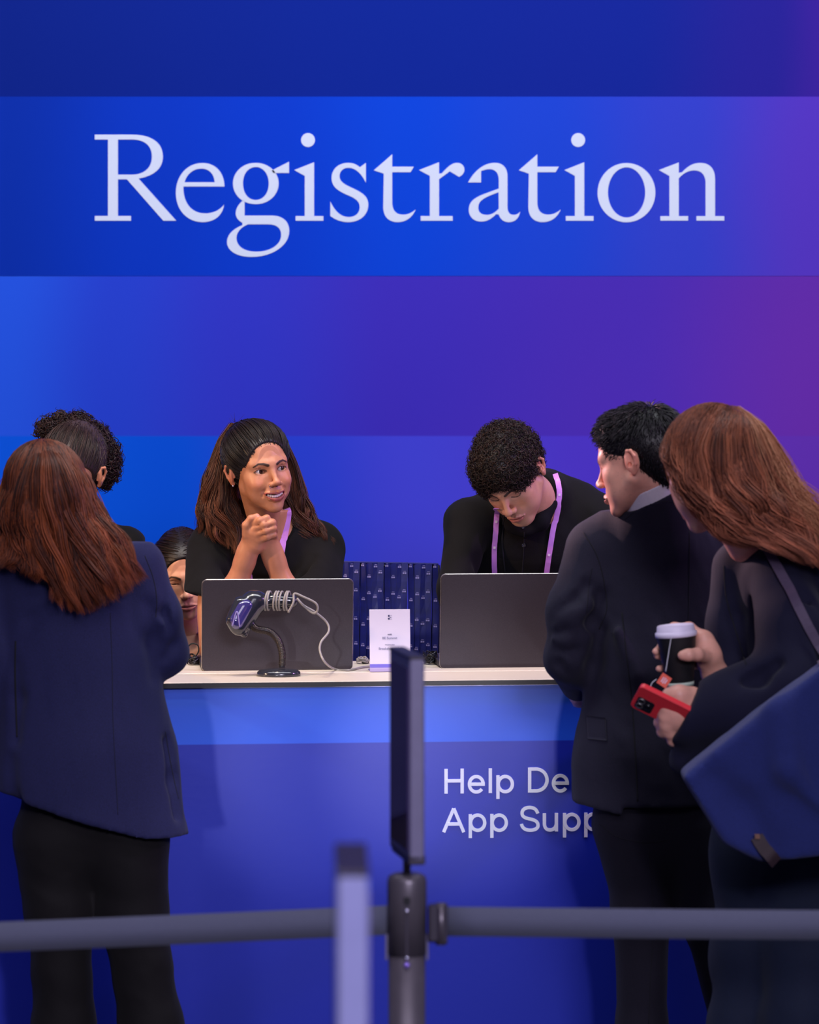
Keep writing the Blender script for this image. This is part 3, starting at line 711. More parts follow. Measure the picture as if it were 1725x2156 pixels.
# ------------------------------------------------------------------ queue barrier with sign frames
post_m = mat('dark_steel_post', srgb(92, 86, 94), 0.38, metal=0.45, nscale=30, namt=.08)
fr_m = mat('grey_frame', srgb(98, 94, 122), 0.5, metal=0.1, nscale=30, namt=.08)
cap_m = mat('dark_frame_cap', srgb(40, 34, 48), 0.5, nscale=30, namt=.1)
gloss_m = mat('sign_face_glass', srgb(74, 58, 104), 0.07, spec=.8, coat=.8, nscale=4, namt=.1)
belt_m = mat('grey_belt_webbing', srgb(74, 77, 98), 0.85, nscale=600, namt=.12, bump=.5, bscale=700, sheen=.1)
screw_m = mat('bright_screw', srgb(205, 200, 225), .2, metal=.9, nscale=50, namt=.05)
def stanchion(d, px, label, yaw, ftop, fbot_face, tiltx=0.0, fr_m=fr_m):
    b = P(px, HY, d); bx, by = b[0], b[1]
    r = root('barrier_post', (bx, by, 0), label, 'barrier post')
    W3 = lambda x, y, z: (x, y, z)
    prof = [(.17, 0), (.17, .012), (.15, .022), (.05, .03), (.031, .034)]
    MB().lathe((0, 0, 0), prof, 48).build('base', post_m, r, local=True)
    MB().lathe((0, 0, 0), [(.0305, .03), (.0305, .87)], 40).build('tube', post_m, r, local=True)
    MB().lathe((0, 0, 0), [(.0325, .865), (.0325, .985), (.030, .993), (.022, .997), (.001, .998)], 40).build('head', post_m, r, local=True)
    MB().tube([(0, 0, .99), (0, 0, 1.045)], .0065, 12).build('frame_rod', screw_m if False else post_m, r, local=True)
    c, s_ = math.cos(yaw), math.sin(yaw); Rz = np.array([[c, -s_, 0], [s_, c, 0], [0, 0, 1.0]])
    ct_, st_ = math.cos(tiltx), math.sin(tiltx); Rt = np.array([[ct_, 0, st_], [0, 1, 0], [-st_, 0, ct_]]); R = Rz
    hw, hh, th = .092, .166, (.0125 if d > 5 else .0150); zc = 1.028 + hh
    def T(p): return R @ np.array(p, float)
    def bx_(name, c_, h_, m, bev=.002, par=r): return MB().box(T(c_) + np.array([0, 0, zc]), h_, bev, R).build(name, m, par, local=True, smooth=False)
    f = bx_('frame', (0, 0, 0), (hw, th, hh), fr_m, .003)
    bx_('sign_face', (0, -th-.0006, 0), (hw-.012, .0008, hh-.018), gloss_m, 0, f)
    bx_('sign_face', (0, th+.0006, 0), (hw-.012, .0008, hh-.018), gloss_m, 0, f)
    bx_('frame_cap', (0, 0, hh-.001), (hw+.0012, th+.0012, .0032), cap_m, .002, f)
    bx_('frame_cap', (-.012, 0, -hh+.004), (hw-.012, th+.0012, .008), cap_m, .002, f)
    return r
st1 = stanchion(5.5, 857, 'dark barrier post with slotted head and a belt clipped on each side', math.radians(100.5), 0, 0)
# details on the first post head (towards the viewer)
MB().box((0, -.0322, .905), (.0026, .0012, .046), .0005).build('slot', cap_m, st1, local=True, smooth=False)
MB().box((0, -.0322, .957), (.0052, .0012, .006), .0005).build('slot_hole', black_m, st1, local=True, smooth=False)
for z in (.941, .857): MB().lathe((0, 0, 0), [(.004, 0), (.004, .0012), (.0025, .0025), (.0003, .003)], 12)
def scr(z, m, rr=.0036):
    mb = icoball((0, -.0325, z), rr, 8); mb.build('screw', m, st1, local=True)
scr(.941, screw_m); scr(.863, screw_m); scr(.852, mat('violet_stud', srgb(170, 140, 255), .15, metal=.6, nscale=10, namt=.05), .0048)
for sx in (-1, 1): MB().box((sx*.0335, -.004, .877), (.0022, .008, .021), .001).build('side_clip', fr_m, st1, local=True, smooth=False)
MB().box((.044, -.004, .916), (.010, .016, .03), .004).build('belt_socket', cap_m, st1, local=True, smooth=False)
MB().tube([(.056, -.006, .881), (.056, -.006, .949)], .009, 16).build('belt_clip', post_m, st1, local=True)
MB().box((.063, -.004, .915), (.004, .011, .032), .002).build('belt_clip', cap_m, st1, local=True, smooth=False)
p0 = wloc(st1)
bz = .9155
def belt(x0, x1, y0, y1, zz0, zz1):
    pts = [(x0 + (x1-x0)*t, y0 + (y1-y0)*t, zz0 + (zz1-zz0)*t - .012*math.sin(math.pi*t)) for t in np.linspace(0, 1, 40)]
    mb = MB(); mb.ribbon(pts, (0, 0, .0243), .0012); mb.build('belt', belt_m, st1, local=True)
belt(-.030, -2.1, 0, -.23, .920, .902); belt(.062, 2.2, 0, .03, .918, .925)
st2 = stanchion(3.25, 740, 'nearest barrier post with its sign frame seen edge on, blurred and pale', math.radians(91.5), 0, 0, fr_m=mat('lit_lilac_frame', srgb(116, 118, 160), 0.5, nscale=30, namt=.05))  # paler copy of the grey frame, light on it put into the colour
st2['label'] = 'nearest barrier post, its upright sign frame edge on and strongly blurred'
# ------------------------------------------------------------------ people: heads, eyes, hands, hair
skin_m = mat('skin', (1, 1, 1, 1), 0.42, spec=0.45, attr='Col', nscale=90, namt=0.05, bump=0.12, bscale=900, sss=0.12)
eye_m = mat('eye_surface', (1, 1, 1, 1), 0.06, spec=0.6, attr='Col', nscale=60, namt=0.02)
teeth_m = mat('teeth', srgb(246, 236, 226), 0.25, nscale=60, namt=0.03)
hair_m = mat('hair_strands', (1, 1, 1, 1), 0.48, spec=0.35, attr='Col', nscale=120, namt=0.15)
def hmat(loc, yaw=0, pitch=0, roll=0, s=1.0):
    """head frame: faces -Y. yaw>0 turns towards image right, pitch>0 looks down, roll>0 leans the crown to image left"""
    R = Matrix.Rotation(math.radians(-roll), 4, 'Y') @ Matrix.Rotation(math.radians(yaw), 4, 'Z') @ Matrix.Rotation(math.radians(pitch), 4, 'X')
    return Matrix.Translation(Vector(loc)) @ R @ Matrix.Scale(s, 4)
def X4(M, v):
    A = np.array(M); v = np.asarray(v, float); return v @ A[:3, :3].T + A[:3, 3]
def Xi(M, v): return X4(M.inverted(), v)
def segd(p, pts):
    """distance of 2D points p (N,2) to a polyline, and the parameter 0..1 along it"""
    best = np.full(len(p), 9.0); tt = np.zeros(len(p)); K = len(pts)-1
    for i in range(K):
        a = np.array(pts[i]); b = np.array(pts[i+1]); ab = b-a; t = np.clip(((p-a) @ ab)/(ab @ ab + 1e-12), 0, 1)
        d = np.linalg.norm(p - a - t[:, None]*ab, axis=1); m = d < best; best[m] = d[m]; tt[m] = (i + t[m])/K
    return best, tt
def sm(x, a, b): t = np.clip((x-a)/(b-a), 0, 1); return t*t*(3-2*t)
def head(M, h=0.0014, fem=True, smile=0.0, open_=1.0, neck_to=None, neck_r=0.052, skin=(0.5, 0.3, 0.2), lip=(0.4, 0.12, 0.1), brow=(0.02, 0.012, 0.01),
         brow_w=1.0, stubble=0.0, nose=1.0, look=(0, 0), jaw=1.0, blush=0.3, ears=True, neck_mid=None, gaze_down=0.0, wide=1.0, freckle=False):
    nb = Xi(M, neck_to) if neck_to is not None else np.array([0, .04, -.2])
    lo = np.minimum([-.10, -.135, -.135], nb - .07); hi = np.maximum([.10, .125, .13], nb + .07)
    v = Vol(lo, hi, h); j = jaw
    v.ell((0, .018, .034), (.0725*wide, .092, .078), k=0)
    v.ell((0, -.030, .034), (.060*wide, .053, .060), k=.03)
    v.ell((0, -.030, -.018), (.058*wide, .057, .060), k=.03)
    v.ell((0, -.034, -.060), (.046*j, .045, .044), k=.03)
    for s in (-1, 1):
        v.cone((s*.052*j, .000, -.040), ((.014 if fem else .020)*s*j, -.066, -.094), .019, .0135, k=.022)
        v.ell((s*.043*wide, -.050, -.022), (.020, .022, .018), k=.022)
        v.ell((s*.037, -.048, -.052), (.021, .024, .026), k=.02)
        if smile: v.ell((s*.038, -.067, -.034), (.017, .015, .014), k=.016)
        v.cone((s*.010, -.083, .017), (s*.044, -.066, .020), .009 if fem else .011, .008 if fem else .010, k=.016)
    v.ell((0, -.077, -.099), (.014 if fem else .021, .013, .013), k=.018)
    v.ell((0, -.060, -.064), (.033, .032, .026), k=.018)
    nt = np.array(nb)
    if neck_mid is not None:
        nm = Xi(M, neck_mid); v.chain([(0, .022, -.06), nm, nt], [.050, neck_r, neck_r*1.05], k=.025)
    else: v.cone((0, .022, -.06), nt, .050, neck_r, k=.025)
    # eye sockets, lids
    for s in (-1, 1):
        ec = np.array([s*.0315, -.0655, 0.0])
        v.ell((s*.030, -.098, .001), (.017, .017, .0095), k=.012, mode='s')
        v.ell(ec + [0, -.0006, 0], (.0150, .0133, .0130), k=.005)
        zo = 0.0 - .0025*(1-open_)
        if open_ > .05:
            hgt = .0064*open_
            Ro = Matrix.Rotation(math.radians(-s*5), 3, 'Y')
            v.ell(ec + [0, -.0135, zo], (.0135, .0098, hgt), k=.0012, mode='s', R=Ro)
        # lid crease
        v.chain([ec + [-.012*1, -.0105, .0075], ec + [0, -.0135, .0098], ec + [.012, -.0100, .0075]], [.0010]*3, k=.0025, mode='s')
    # nose
    n = nose
    v.cone((0, -.085, .006), (0, -.084 - .020*n, -.028), .0062, .0072*n, k=.012)
    v.ell((0, -.085 - .021*n, -.0325), (.0105*n, .0092*n, .0082*n), k=.007)
    for s in (-1, 1):
        v.ell((s*.0125*n, -.094 - .004*n, -.0360), (.0070*n, .0090, .0065*n), k=.006)
        v.ell((s*.0062*n, -.087 - .016*n, -.0430), (.0032, .0052, .0034), k=.002, mode='s')
    # mouth
    w_ = .024 + .0075*smile; b = 10.0*smile; zc = -.0675
    def mz(x): return b*x*x
    def mp(x, y, z): return (x, y + 11*x*x*(1 + .3*smile), z + mz(x))
    up = [mp(x, -.0955 + .001*smile, zc + .0042 + o + .0018*smile) for x, o in ((-w_*.55, -.0005), (-.006, .0008), (0, -.0002), (.006, .0008), (w_*.55, -.0005))]
    dn = [mp(x, -.0945 + .002*smile, zc - .0055 - .0045*smile + o) for x, o in ((-w_*.55, .0012), (-.006, -.0003), (.006, -.0003), (w_*.55, .0012))]
    cl, cr = mp(-w_, -.0945, zc), mp(w_, -.0945, zc)
    v.chain([cl] + up + [cr], [.0018, .0034, .0044, .0042, .0044, .0034, .0018], k=.005)
    v.chain([cl] + dn + [cr], [.0018, .0046, .0056, .0056, .0046, .0018], k=.005)
    if smile > .3:
        for x in np.linspace(-w_*.80, w_*.80, 17):
            hh = (.0052*smile)*(1 - (x/(w_*.9))**2)**.5
            v.ell(mp(x, -.0935, zc - .0012*smile), (.0032, .0150, max(hh, .0012)), k=.0008, mode='s')
        for s in (-1, 1):   # nasolabial folds
            v.chain([(s*.019, -.093, -.040), (s*.030, -.083, -.052), (s*.0345, -.078, -.066)], [.0016, .0018, .001], k=.007, mode='s')
    else:
        for x in np.linspace(-w_*.95, w_*.95, 15): v.ell(mp(x, -.0985, zc - .0006), (.003, .0042, .0009), k=.0018, mode='s')
    v.cone((0, -.0985, -.0475), (0, -.0975, -.0575), .0016, .002, k=.004, mode='s')
    if ears:
        for s in (-1, 1):
            xe = .0735*wide
            v.ell((s*(xe+.0062), .0145, -.003), (.0068, .0165, .0265), k=.006, R=Matrix.Rotation(math.radians(s*24), 3, 'Z'))
            hx = [(s*(xe+.003), .002, -.010), (s*(xe+.006), .001, .010), (s*(xe+.010), .009, .0225), (s*(xe+.016), .020, .021), (s*(xe+.0175), .027, .008), (s*(xe+.013), .023, -.010), (s*(xe+.005), .013, -.028)]
            v.chain(hx, [.0030, .0034, .0036, .0036, .0034, .0036, .0056], k=.004)
            v.ell((s*(xe+.0135), .014, .004), (.0034, .0070, .0115), k=.004, mode='s')
            v.ell((s*(xe+.0105), .009, -.009), (.0040, .0050, .0055), k=.003, mode='s')
    V_, F_ = v.mesh(); V_ = relax(V_, F_, 1, .4)
    # skin, lip, brow and lash colours; shade painted into mouth, lip line and nostrils
    base = np.array(skin)[None, :]*np.ones((len(V_), 1)); x, y, z = V_.T
    front = y < -.045
    mott = wav(V_, (60, 60, 60), 3)[:, None]; base = base*(1 + .035*mott*np.array([0.6, 1.0, 1.2]))
    def tint(mask, col, a):
        nonlocal base
        m_ = (mask*a)[:, None]; base = base*(1-m_) + np.array(col)[None, :]*m_
    red = np.clip(np.array(skin)*np.array([1.05, .72, .70]), 0, 1)
    for s in (-1, 1): tint(np.exp(-(((x-s*.043)/.018)**2 + ((z+.030)/.014)**2))*front, red, blush)
    tint(np.exp(-((x/.012)**2 + ((z+.038)/.010)**2))*front, red, blush*.8)
    if ears: tint((np.abs(x) > .077*wide).astype(float), red, .5)
    p2 = np.stack([x, z - b*x*x], 1)
    du, _ = segd(p2, [(-w_, zc), (-w_*.55, zc+.0052), (-.005, zc+.0078), (0, zc+.0068), (.005, zc+.0078), (w_*.55, zc+.0052), (w_, zc)])
    inside = (np.abs(p2[:, 0]) < w_) & (p2[:, 1] < zc + .0075*(1 - (np.abs(p2[:, 0])/w_)**2.2) + .0018*smile) & (p2[:, 1] > zc - (.0115 + .0045*smile)*(1 - (np.abs(p2[:, 0])/w_)**2)**.6) & (y < -.070)
    tint(inside.astype(float), lip, .85)
    if smile > .3: tint(((y > -.0935 + 11*x*x*1.3 + .004) & (y < -.05) & (np.abs(x) < w_*.86) & (np.abs(p2[:, 1] - zc + .0012) < .0062)).astype(float), (0.035, 0.01, 0.01), .9)
    tint(((np.abs(x) < w_) & (np.abs(p2[:, 1]-zc) < .0010) & front).astype(float)*(0 if smile > .3 else 1), np.array(lip)*.4, .7)
    for s in (-1, 1):
        pts = [(s*.0135, .0150), (s*.024, .0200), (s*.036, .0215), (s*.048, .0150)]
        d, t = segd(np.stack([x, z], 1), pts); wd = (.0034*brow_w)*(1 - .5*np.clip(np.where(True, t, t), 0, 1))
        stri = 1.0
        tint((1 - sm(d, wd*.7, wd*1.35))*front*stri, brow, .93)
        # lashes along the opening
        ex, ez = x - s*.0315, z - (0 - .0025*(1-open_))
        if open_ > .05:
            q = np.sqrt((ex/.0138)**2 + (ez/(.0066*open_ + .0004))**2)
            tint((1 - sm(np.abs(q-1.05), .08, .26))*(front)*(ez > -.001), (0.012, 0.008, 0.008), .9)
            tint((1 - sm(np.abs(q-1.05), .05, .2))*(front)*(ez <= -.001), (0.05, 0.025, 0.02), .55)
        else:
            d, _ = segd(np.stack([ex, z], 1), [(-.0125, -.003), (-.006, -.0065), (.002, -.0075), (.0095, -.006), (.013, -.002)])
            tint((1 - sm(d, .0008, .0019))*front, (0.01, 0.007, 0.007), .92)
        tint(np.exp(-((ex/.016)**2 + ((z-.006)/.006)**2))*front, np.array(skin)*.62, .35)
        for q_ in (-1, 1): pass
        tint((np.sqrt((x-s*.0062)**2 + (z+.0430)**2) < .0034).astype(float)*(y < -.085), (0.03, .01, .01), .8)
    if stubble:
        m_ = np.clip(sm(-z, .040, .070)*sm(np.abs(y+.01), -.2, .4), 0, 1)*(y < .02)*(z > -.135)
        m_ = np.maximum(m_, np.exp(-((x/.022)**2 + ((z+.056)/.005)**2))*front); m_[inside] = 0
        tint(m_, np.array(skin)*.45, stubble)
    if freckle:
        r = np.random.default_rng(5)
        for _ in range(26):
            c = np.array([-.045 + r.uniform(-.02, .02)*0, 0, 0]); cy, cz_ = r.uniform(-.085, -.01), r.uniform(-.08, .01)
            tint(np.exp(-(((y-cy)/.0013)**2 + ((z-cz_)/.0013)**2)), np.array(skin)*.6, .5)
    eyes = []
    for s in (-1, 1):
        mb = icoball((0, 0, 0), .0121, 24); E = np.array(mb.v); 
        g = np.array([math.sin(math.radians(look[0])), -math.cos(math.radians(look[0]))*math.cos(math.radians(look[1])), -math.sin(math.radians(look[1]))]); g /= np.linalg.norm(g)
        # rebuild the ball so that its pole looks along the gaze
        zx = np.cross([0, 0, 1.0], g); zx /= np.linalg.norm(zx); zy = np.cross(g, zx); Rg = np.stack([zx, zy, g], 1)
        ang = np.degrees(np.arccos(np.clip(E[:, 2]/.0121, -1, 1)))
        col = np.tile(np.array([.62, .56, .54]), (len(E), 1)); col[ang < 30] = (.055, .026, .014); col[(ang < 31) & (ang > 24)] = (.02, .01, .008); col[ang < 12] = (.003, .003, .003)
        E = E @ Rg.T + np.array([s*.0315, -.0655, 0.0]); eyes.append((E, mb.f, col))
    return V_, F_, base, eyes
def mkskin(name, pieces, parent):
    """join (verts, faces, colours) pieces into the one body mesh"""
    vs, fs, cs, n = [], [], [], 0
    for V_, F_, c_ in pieces:
        vs.append(V_); fs.append(F_ + n); cs.append(np.broadcast_to(np.array(c_), (len(V_), 3))); n += len(V_)
    return mk(name, np.vstack(vs), np.vstack(fs), skin_m, parent, cols=np.vstack(cs))
def add_head(parent, M, extra=(), **kw):
    V_, F_, base, eyes = head(M, **kw)
    body = mkskin('body', [(X4(M, V_), F_, base)] + list(extra), parent)
    for E, f, col in eyes: mk('eye', X4(M, E), f, eye_m, body, cols=col)
    return body
# ---- hair strands: thin tapered tubes, all generated at once
def strands(name, paths, rad, cols, parent, sides=3, m=None, label=None, tips=None):
    paths = np.asarray(paths, float); n, K, _ = paths.shape
    rad = np.broadcast_to(np.asarray(rad, float), (n,)); prof = np.interp(np.linspace(0, 1, K), [0, .15, .7, 1], [.8, 1, .85, .12])
    T = np.gradient(paths, axis=1); T /= np.linalg.norm(T, axis=2, keepdims=True) + 1e-12
    ref = np.tile(np.array([.31, .87, .38]), (n, K, 1)); A = np.cross(T, ref); A /= np.linalg.norm(A, axis=2, keepdims=True) + 1e-12; B = np.cross(T, A)
    ring = []
    for q in range(sides):
        a = 2*math.pi*q/sides; ring.append(paths + (rad[:, None]*prof[None, :])[..., None]*(math.cos(a)*A + math.sin(a)*B))
    V_ = np.stack(ring, 2).reshape(-1, 3)
    i = np.arange(n)[:, None, None]*K*sides + np.arange(K-1)[None, :, None]*sides; jq = np.arange(sides)[None, None, :]; j2 = (jq + 1) % sides
    F_ = np.stack([i + jq, i + j2, i + sides + j2, i + sides + jq], -1).reshape(-1, 4)
    cc = np.repeat(np.asarray(cols, float), K*sides, axis=0)
    if tips is not None:
        tt_ = np.tile(np.repeat(np.clip(np.linspace(-.35, 1.05, K), 0, 1), sides), n)[:, None]; cc = cc*(1-tt_) + cc*np.array(tips)[None, :]*tt_
    return mk(name, V_, F_, m or hair_m, parent, cols=cc, kind='stuff', label=label)
def resample(pts, K):
    return spline(pts, K)
def sheet(guides, n, K, rng, wave=.004, wfreq=3.0, clump=40, cw=.006, depth=.02, dvec=(0, 1, 0), jit=.0015, uv=None, endspread=1.0, lenvar=.0):
    """strands interpolated between neighbouring guide curves (list of point lists), gathered in clumps with shared waves"""
    G = np.stack([resample(g, K) for g in guides]); ng = len(G)
    cu = rng.uniform(0, ng-1-1e-6, clump); ci = rng.integers(0, clump, n)
    u = np.clip(cu[ci] + rng.normal(0, .10, n)*(ng-1)/6, 0, ng-1-1e-6); i = u.astype(int); f = (u - i)[:, None, None]
    base = G[i]*(1-f) + G[np.minimum(i+1, ng-1)]*f
    ccu = cu[ci]; i2 = ccu.astype(int); f2 = (ccu-i2)[:, None, None]; cent = G[i2]*(1-f2) + G[np.minimum(i2+1, ng-1)]*f2
    t = np.linspace(0, 1, K)[None, :, None]
    p = base*(1 - .55*t) + cent*(.55*t)                          # strands of a clump draw together towards the tips
    off = rng.normal(0, 1, (n, 1, 3))*cw; p = p + off*(.25 + .75*np.sin(np.pi*np.clip(t*.9, 0, 1)))
    cd = rng.uniform(0, 1, clump)[ci][:, None, None]
    p = p + np.array(dvec)[None, None, :]*depth*(cd + rng.uniform(-.12, .12, (n, 1, 1)))
    ph = rng.uniform(0, 6.28, clump)[ci][:, None]; ph2 = rng.uniform(0, 6.28, clump)[ci][:, None]; am = rng.uniform(.5, 1.4, clump)[ci][:, None]
    tt = t[..., 0]; env = np.clip((tt-.22)/.4, 0, 1)
    wv_ = np.stack([np.sin(wfreq*6.28*tt + ph)*am, np.cos(wfreq*6.28*tt + ph2)*am, np.sin(wfreq*4*tt + ph2)*.4], 2)*env[..., None]*wave
    p = p + wv_ + rng.normal(0, jit, (n, 1, 3))
    if lenvar: 
        L = 1 - rng.uniform(0, lenvar, n)*rng.uniform(0, 1, n); q = np.empty_like(p); ts = np.linspace(0, 1, K)
        for a in range(3):
            x_ = ts[None, :]*L[:, None]*(K-1); i0 = np.minimum(x_.astype(int), K-2); fr = x_ - i0
            q[:, :, a] = np.take_along_axis(p[:, :, a], i0, 1)*(1-fr) + np.take_along_axis(p[:, :, a], i0+1, 1)*fr
        p = q
    return p, ci
def push_out(paths, M, rng, g0=.004, g1=.016, c=(0, .018, .034), r=(.0725, .092, .078)):
    sh = paths.shape; L = Xi(M, paths.reshape(-1, 3)).reshape(sh); g_ = rng.uniform(g0, g1, (sh[0], 1, 1))
    for cc, rr in ((c, r), ((0, -.030, .036), (.060, .053, .060)), ((0, -.02, -.03), (.062, .066, .07)), ((0, .045, -.04), (.062, .060, .07))):
        d = L - np.array(cc); k = np.sqrt(np.sum((d/(np.array(rr) + g_))**2, axis=2, keepdims=True)); L = np.where(k < 1, np.array(cc) + d/np.maximum(k, .25), L)
    return X4(M, L.reshape(-1, 3)).reshape(sh)
def hcol(rng, n, dark, light, ci=None, nc=60, bias=1.6):
    t = rng.uniform(0, 1, n)**bias*.6
    if ci is not None: t = np.clip(t + (rng.uniform(0, 1, ci.max()+1)**2)[ci]*.55, 0, 1)
    return np.array(dark)[None, :]*(1-t[:, None]) + np.array(light)[None, :]*t[:, None]
def on_cap(V_, F_, n, rng, keep=None):
    """random points with normals on a mesh"""
    N_ = vnorm(V_, F_); a = np.linalg.norm(np.cross(V_[F_[:, 2]]-V_[F_[:, 0]], V_[F_[:, 3]]-V_[F_[:, 1]]), axis=1)
    fi = rng.choice(len(F_), n, p=a/a.sum()); wts = rng.dirichlet([1, 1, 1, 1], n)
    p = (V_[F_[fi]]*wts[..., None]).sum(1); nn = (N_[F_[fi]]*wts[..., None]).sum(1); nn /= np.linalg.norm(nn, axis=1)[:, None]
    if keep is not None: k = keep(p); p, nn = p[k], nn[k]
    return p, nn
def curls(p, nrm, rng, L=.02, R_=.004, turns=2.0, K=14, lean=0.8, down=(0, 0, -1)):
    n = len(p); d = nrm*(1-.35*lean) + rng.normal(0, .55*lean, (n, 3)) + np.array(down)*.25*lean; d /= np.linalg.norm(d, axis=1)[:, None]
    a = np.cross(d, rng.normal(size=(n, 3))); a /= np.linalg.norm(a, axis=1)[:, None]; b = np.cross(d, a)
    t = np.linspace(0, 1, K)[None, :, None]; ph = rng.uniform(0, 6.28, (n, 1, 1)); LL = L*rng.uniform(.6, 1.3, (n, 1, 1)); RR = R_*rng.uniform(.6, 1.3, (n, 1, 1))
    th = turns*6.28*t + ph
    return p[:, None, :] + d[:, None, :]*LL*t + RR*np.minimum(t*4, 1)*(a[:, None, :]*np.cos(th) + b[:, None, :]*np.sin(th)) - RR*0*(t)
def solid(name, v, m, parent, rel=1, fn=None, **kw):
    V_, F_ = v.mesh(); V_ = relax(V_, F_, rel)
    if fn: V_ = fn(V_, F_)
    return mk(name, V_, F_, m, parent, **kw)
def shoe(v, heel, toe, r=.042):
    heel = np.array(heel, float); toe = np.array(toe, float)
    v.cone(heel + [0, 0, .045], toe + [0, 0, .032], r, r*.85, k=.01, sq=((0, 0, 1), .9)); v.cone(heel + [0, 0, .05], heel + [0, 0, .10], r*.9, r*.85, k=.02)
    v.cut((0, 0, .004), (0, 0, -1)); return v
# ------------------------------------------------------------------ people
from mathutils.bvhtree import BVHTree
def bvh_of(*objs):
    vs, fs, n = [], [], 0
    for o in objs:
        w_ = wloc(o); vs += [v.co + w_ for v in o.data.vertices]; fs += [[i + n for i in p.vertices] for p in o.data.polygons]; n = len(vs)
    return BVHTree.FromPolygons(vs, fs)
def bvh_arr(*VF):
    vs, fs, n = [], [], 0
    for V_, F_ in VF: vs += [Vector(p) for p in V_]; fs += (F_ + n).tolist(); n = len(vs)
    return BVHTree.FromPolygons(vs, fs)
def body_arr(o, vmax=None):
    w_ = np.array(wloc(o)); me = o.data; V_ = np.zeros(len(me.vertices)*3, np.float32); me.vertices.foreach_get('co', V_)
    F_ = np.zeros(len(me.polygons)*4, np.int32); me.polygons.foreach_get('vertices', F_); return V_.reshape(-1, 3) + w_, F_.reshape(-1, 4)
def hit(bv, px, py, off=0.003, default=8.0):
    dr = Vector(((px - IMW/2)/FPX, 1.0, -(py - HY)/FPX)).normalized(); o_ = Vector((0, 0, CAMH))
    h_ = bv.ray_cast(o_, dr)
    if h_[0] is None: return P(px, py, default), np.array([0, -1.0, 0])
    n_ = h_[1] if h_[1].dot(dr) < 0 else -h_[1]
    return np.array(h_[0] + n_*off), np.array(n_)
def strap(bv, pts, width, m, parent, name='strap', off=.002, th=.0014, n=26, default=8.0, smooth_d=True):
    q = spline([(a, b, 0) for a, b in pts], n); T = np.gradient(q, axis=0)[:, :2]; path = []; wv = []
    for i in range(n):
        p_, nn = hit(bv, q[i, 0], q[i, 1], off, default); path.append(p_)
    path = np.array(path)
    if smooth_d:
        for _ in range(3): path[1:-1, 1] = .25*path[:-2, 1] + .5*path[1:-1, 1] + .25*path[2:, 1]
        path[:, 1] -= off
    for i in range(n):
        t = np.array([T[i, 0], 0, -T[i, 1]]); t /= np.linalg.norm(t); wv.append(np.array([t[2], 0, -t[0]])*width/2)
    mb = MB(); mb.ribbon(path, wv, th); return mb.build(name, m, parent, smooth=False), path
def seam_crease(bv, pts, parent, m, r=.0012, off=-.0002, n=40, name='seam_crease', default=8.0):
    q = spline([(a, b, 0) for a, b in pts], n); path = [hit(bv, a, b, off, default)[0] for a, b, _ in q]
    return MB().tube(path, r, 5).build(name, m, parent)
def person(label, px, d):
    b = P(px, HY, d); return root('person', (b[0], b[1], 0), label, 'person')
black_cloth = mat('black_cotton', srgb(13, 12, 15), 0.9, spec=.2, nscale=260, namt=.25, bump=.3, bscale=700, sheen=.02)
black_polo = mat('black_polo_knit', srgb(13, 12, 18), 0.9, spec=.2, nscale=200, namt=.2, bump=.3, bscale=900)
navy_wool = mat('navy_wool', srgb(28, 30, 72), 0.8, spec=.3, nscale=420, namt=.28, bump=.4, bscale=900, sheen=.06)
suit_wool = mat('charcoal_navy_suit', srgb(27, 25, 44), 0.8, spec=.3, nscale=420, namt=.28, bump=.4, bscale=900, sheen=.06)
trouser_suit = mat('charcoal_trousers', srgb(25, 23, 36), 0.8, spec=.25, nscale=420, namt=.28, bump=.4, bscale=900, sheen=.05)
trouser_black = mat('black_trousers', srgb(12, 9, 11), 0.8, spec=.3, nscale=300, namt=.25, bump=.35, bscale=800, sheen=.03)
coat_m = mat('dark_navy_coat', srgb(17, 17, 42), 0.85, spec=.25, nscale=420, namt=.25, bump=.35, bscale=900, sheen=.05)
teal_m = mat('dark_blue_trousers', srgb(12, 22, 46), 0.8, spec=.25, nscale=300, namt=.2, bump=.3, bscale=800, sheen=.04)
shoe_m = mat('black_leather', srgb(14, 13, 15), 0.35, nscale=80, namt=.2)
seam_crease_m = mat('dark_seam_crease', srgb(10, 10, 22), 0.9, nscale=200, namt=.1)  # dark stitching, also shade strips laid along cloth creases
lany_m = mat('lilac_lanyard', srgb(198, 128, 222), 0.5, nscale=60, namt=.08, sheen=.1)
lprint = mat('pale_print', srgb(228, 205, 240), .6, nscale=40, namt=.05)
white_shirt = mat('white_shirt', srgb(232, 228, 238), 0.7, nscale=120, namt=.04)
YX = (0, 1, 0)
def legs(root_, pts, m, foot=True, name='trousers', amp=.004, seed=1, extra=None, lo=None, hi=None, toe=(0, -.13, 0), h=.008):
    """pts: list of legs, each a list of (point, radius)"""
    allp = np.array([p for L in pts for p, r in L]); e = .16
    v = Vol(allp.min(0) - e, allp.max(0) + e, h)
    for L in pts: v.chain([p for p, r in L], [r for p, r in L], k=.03)
    if extra: extra(v)
    V_, F_ = v.mesh(); V_ = cloth(V_, F_, amp, (9, 9, 20), seed)
    o = mk(name, V_, F_, m, root_)
    if foot:
        for L in pts:
            a = L[-1][0].copy(); a[2] = 0; t = a + np.array(toe); q = Vol(np.minimum(a, t) - .08, np.maximum(a, t) + np.array([.08, .08, .16]), .006)
            shoe(q, a, t); V2, F2 = q.mesh(); mk('shoe', relax(V2, F2, 1), F2, shoe_m, root_)
    return o
def fingers(v, spec, k=.004):
    for pts, rs in spec:
        v.chain(pts, rs, k=k)

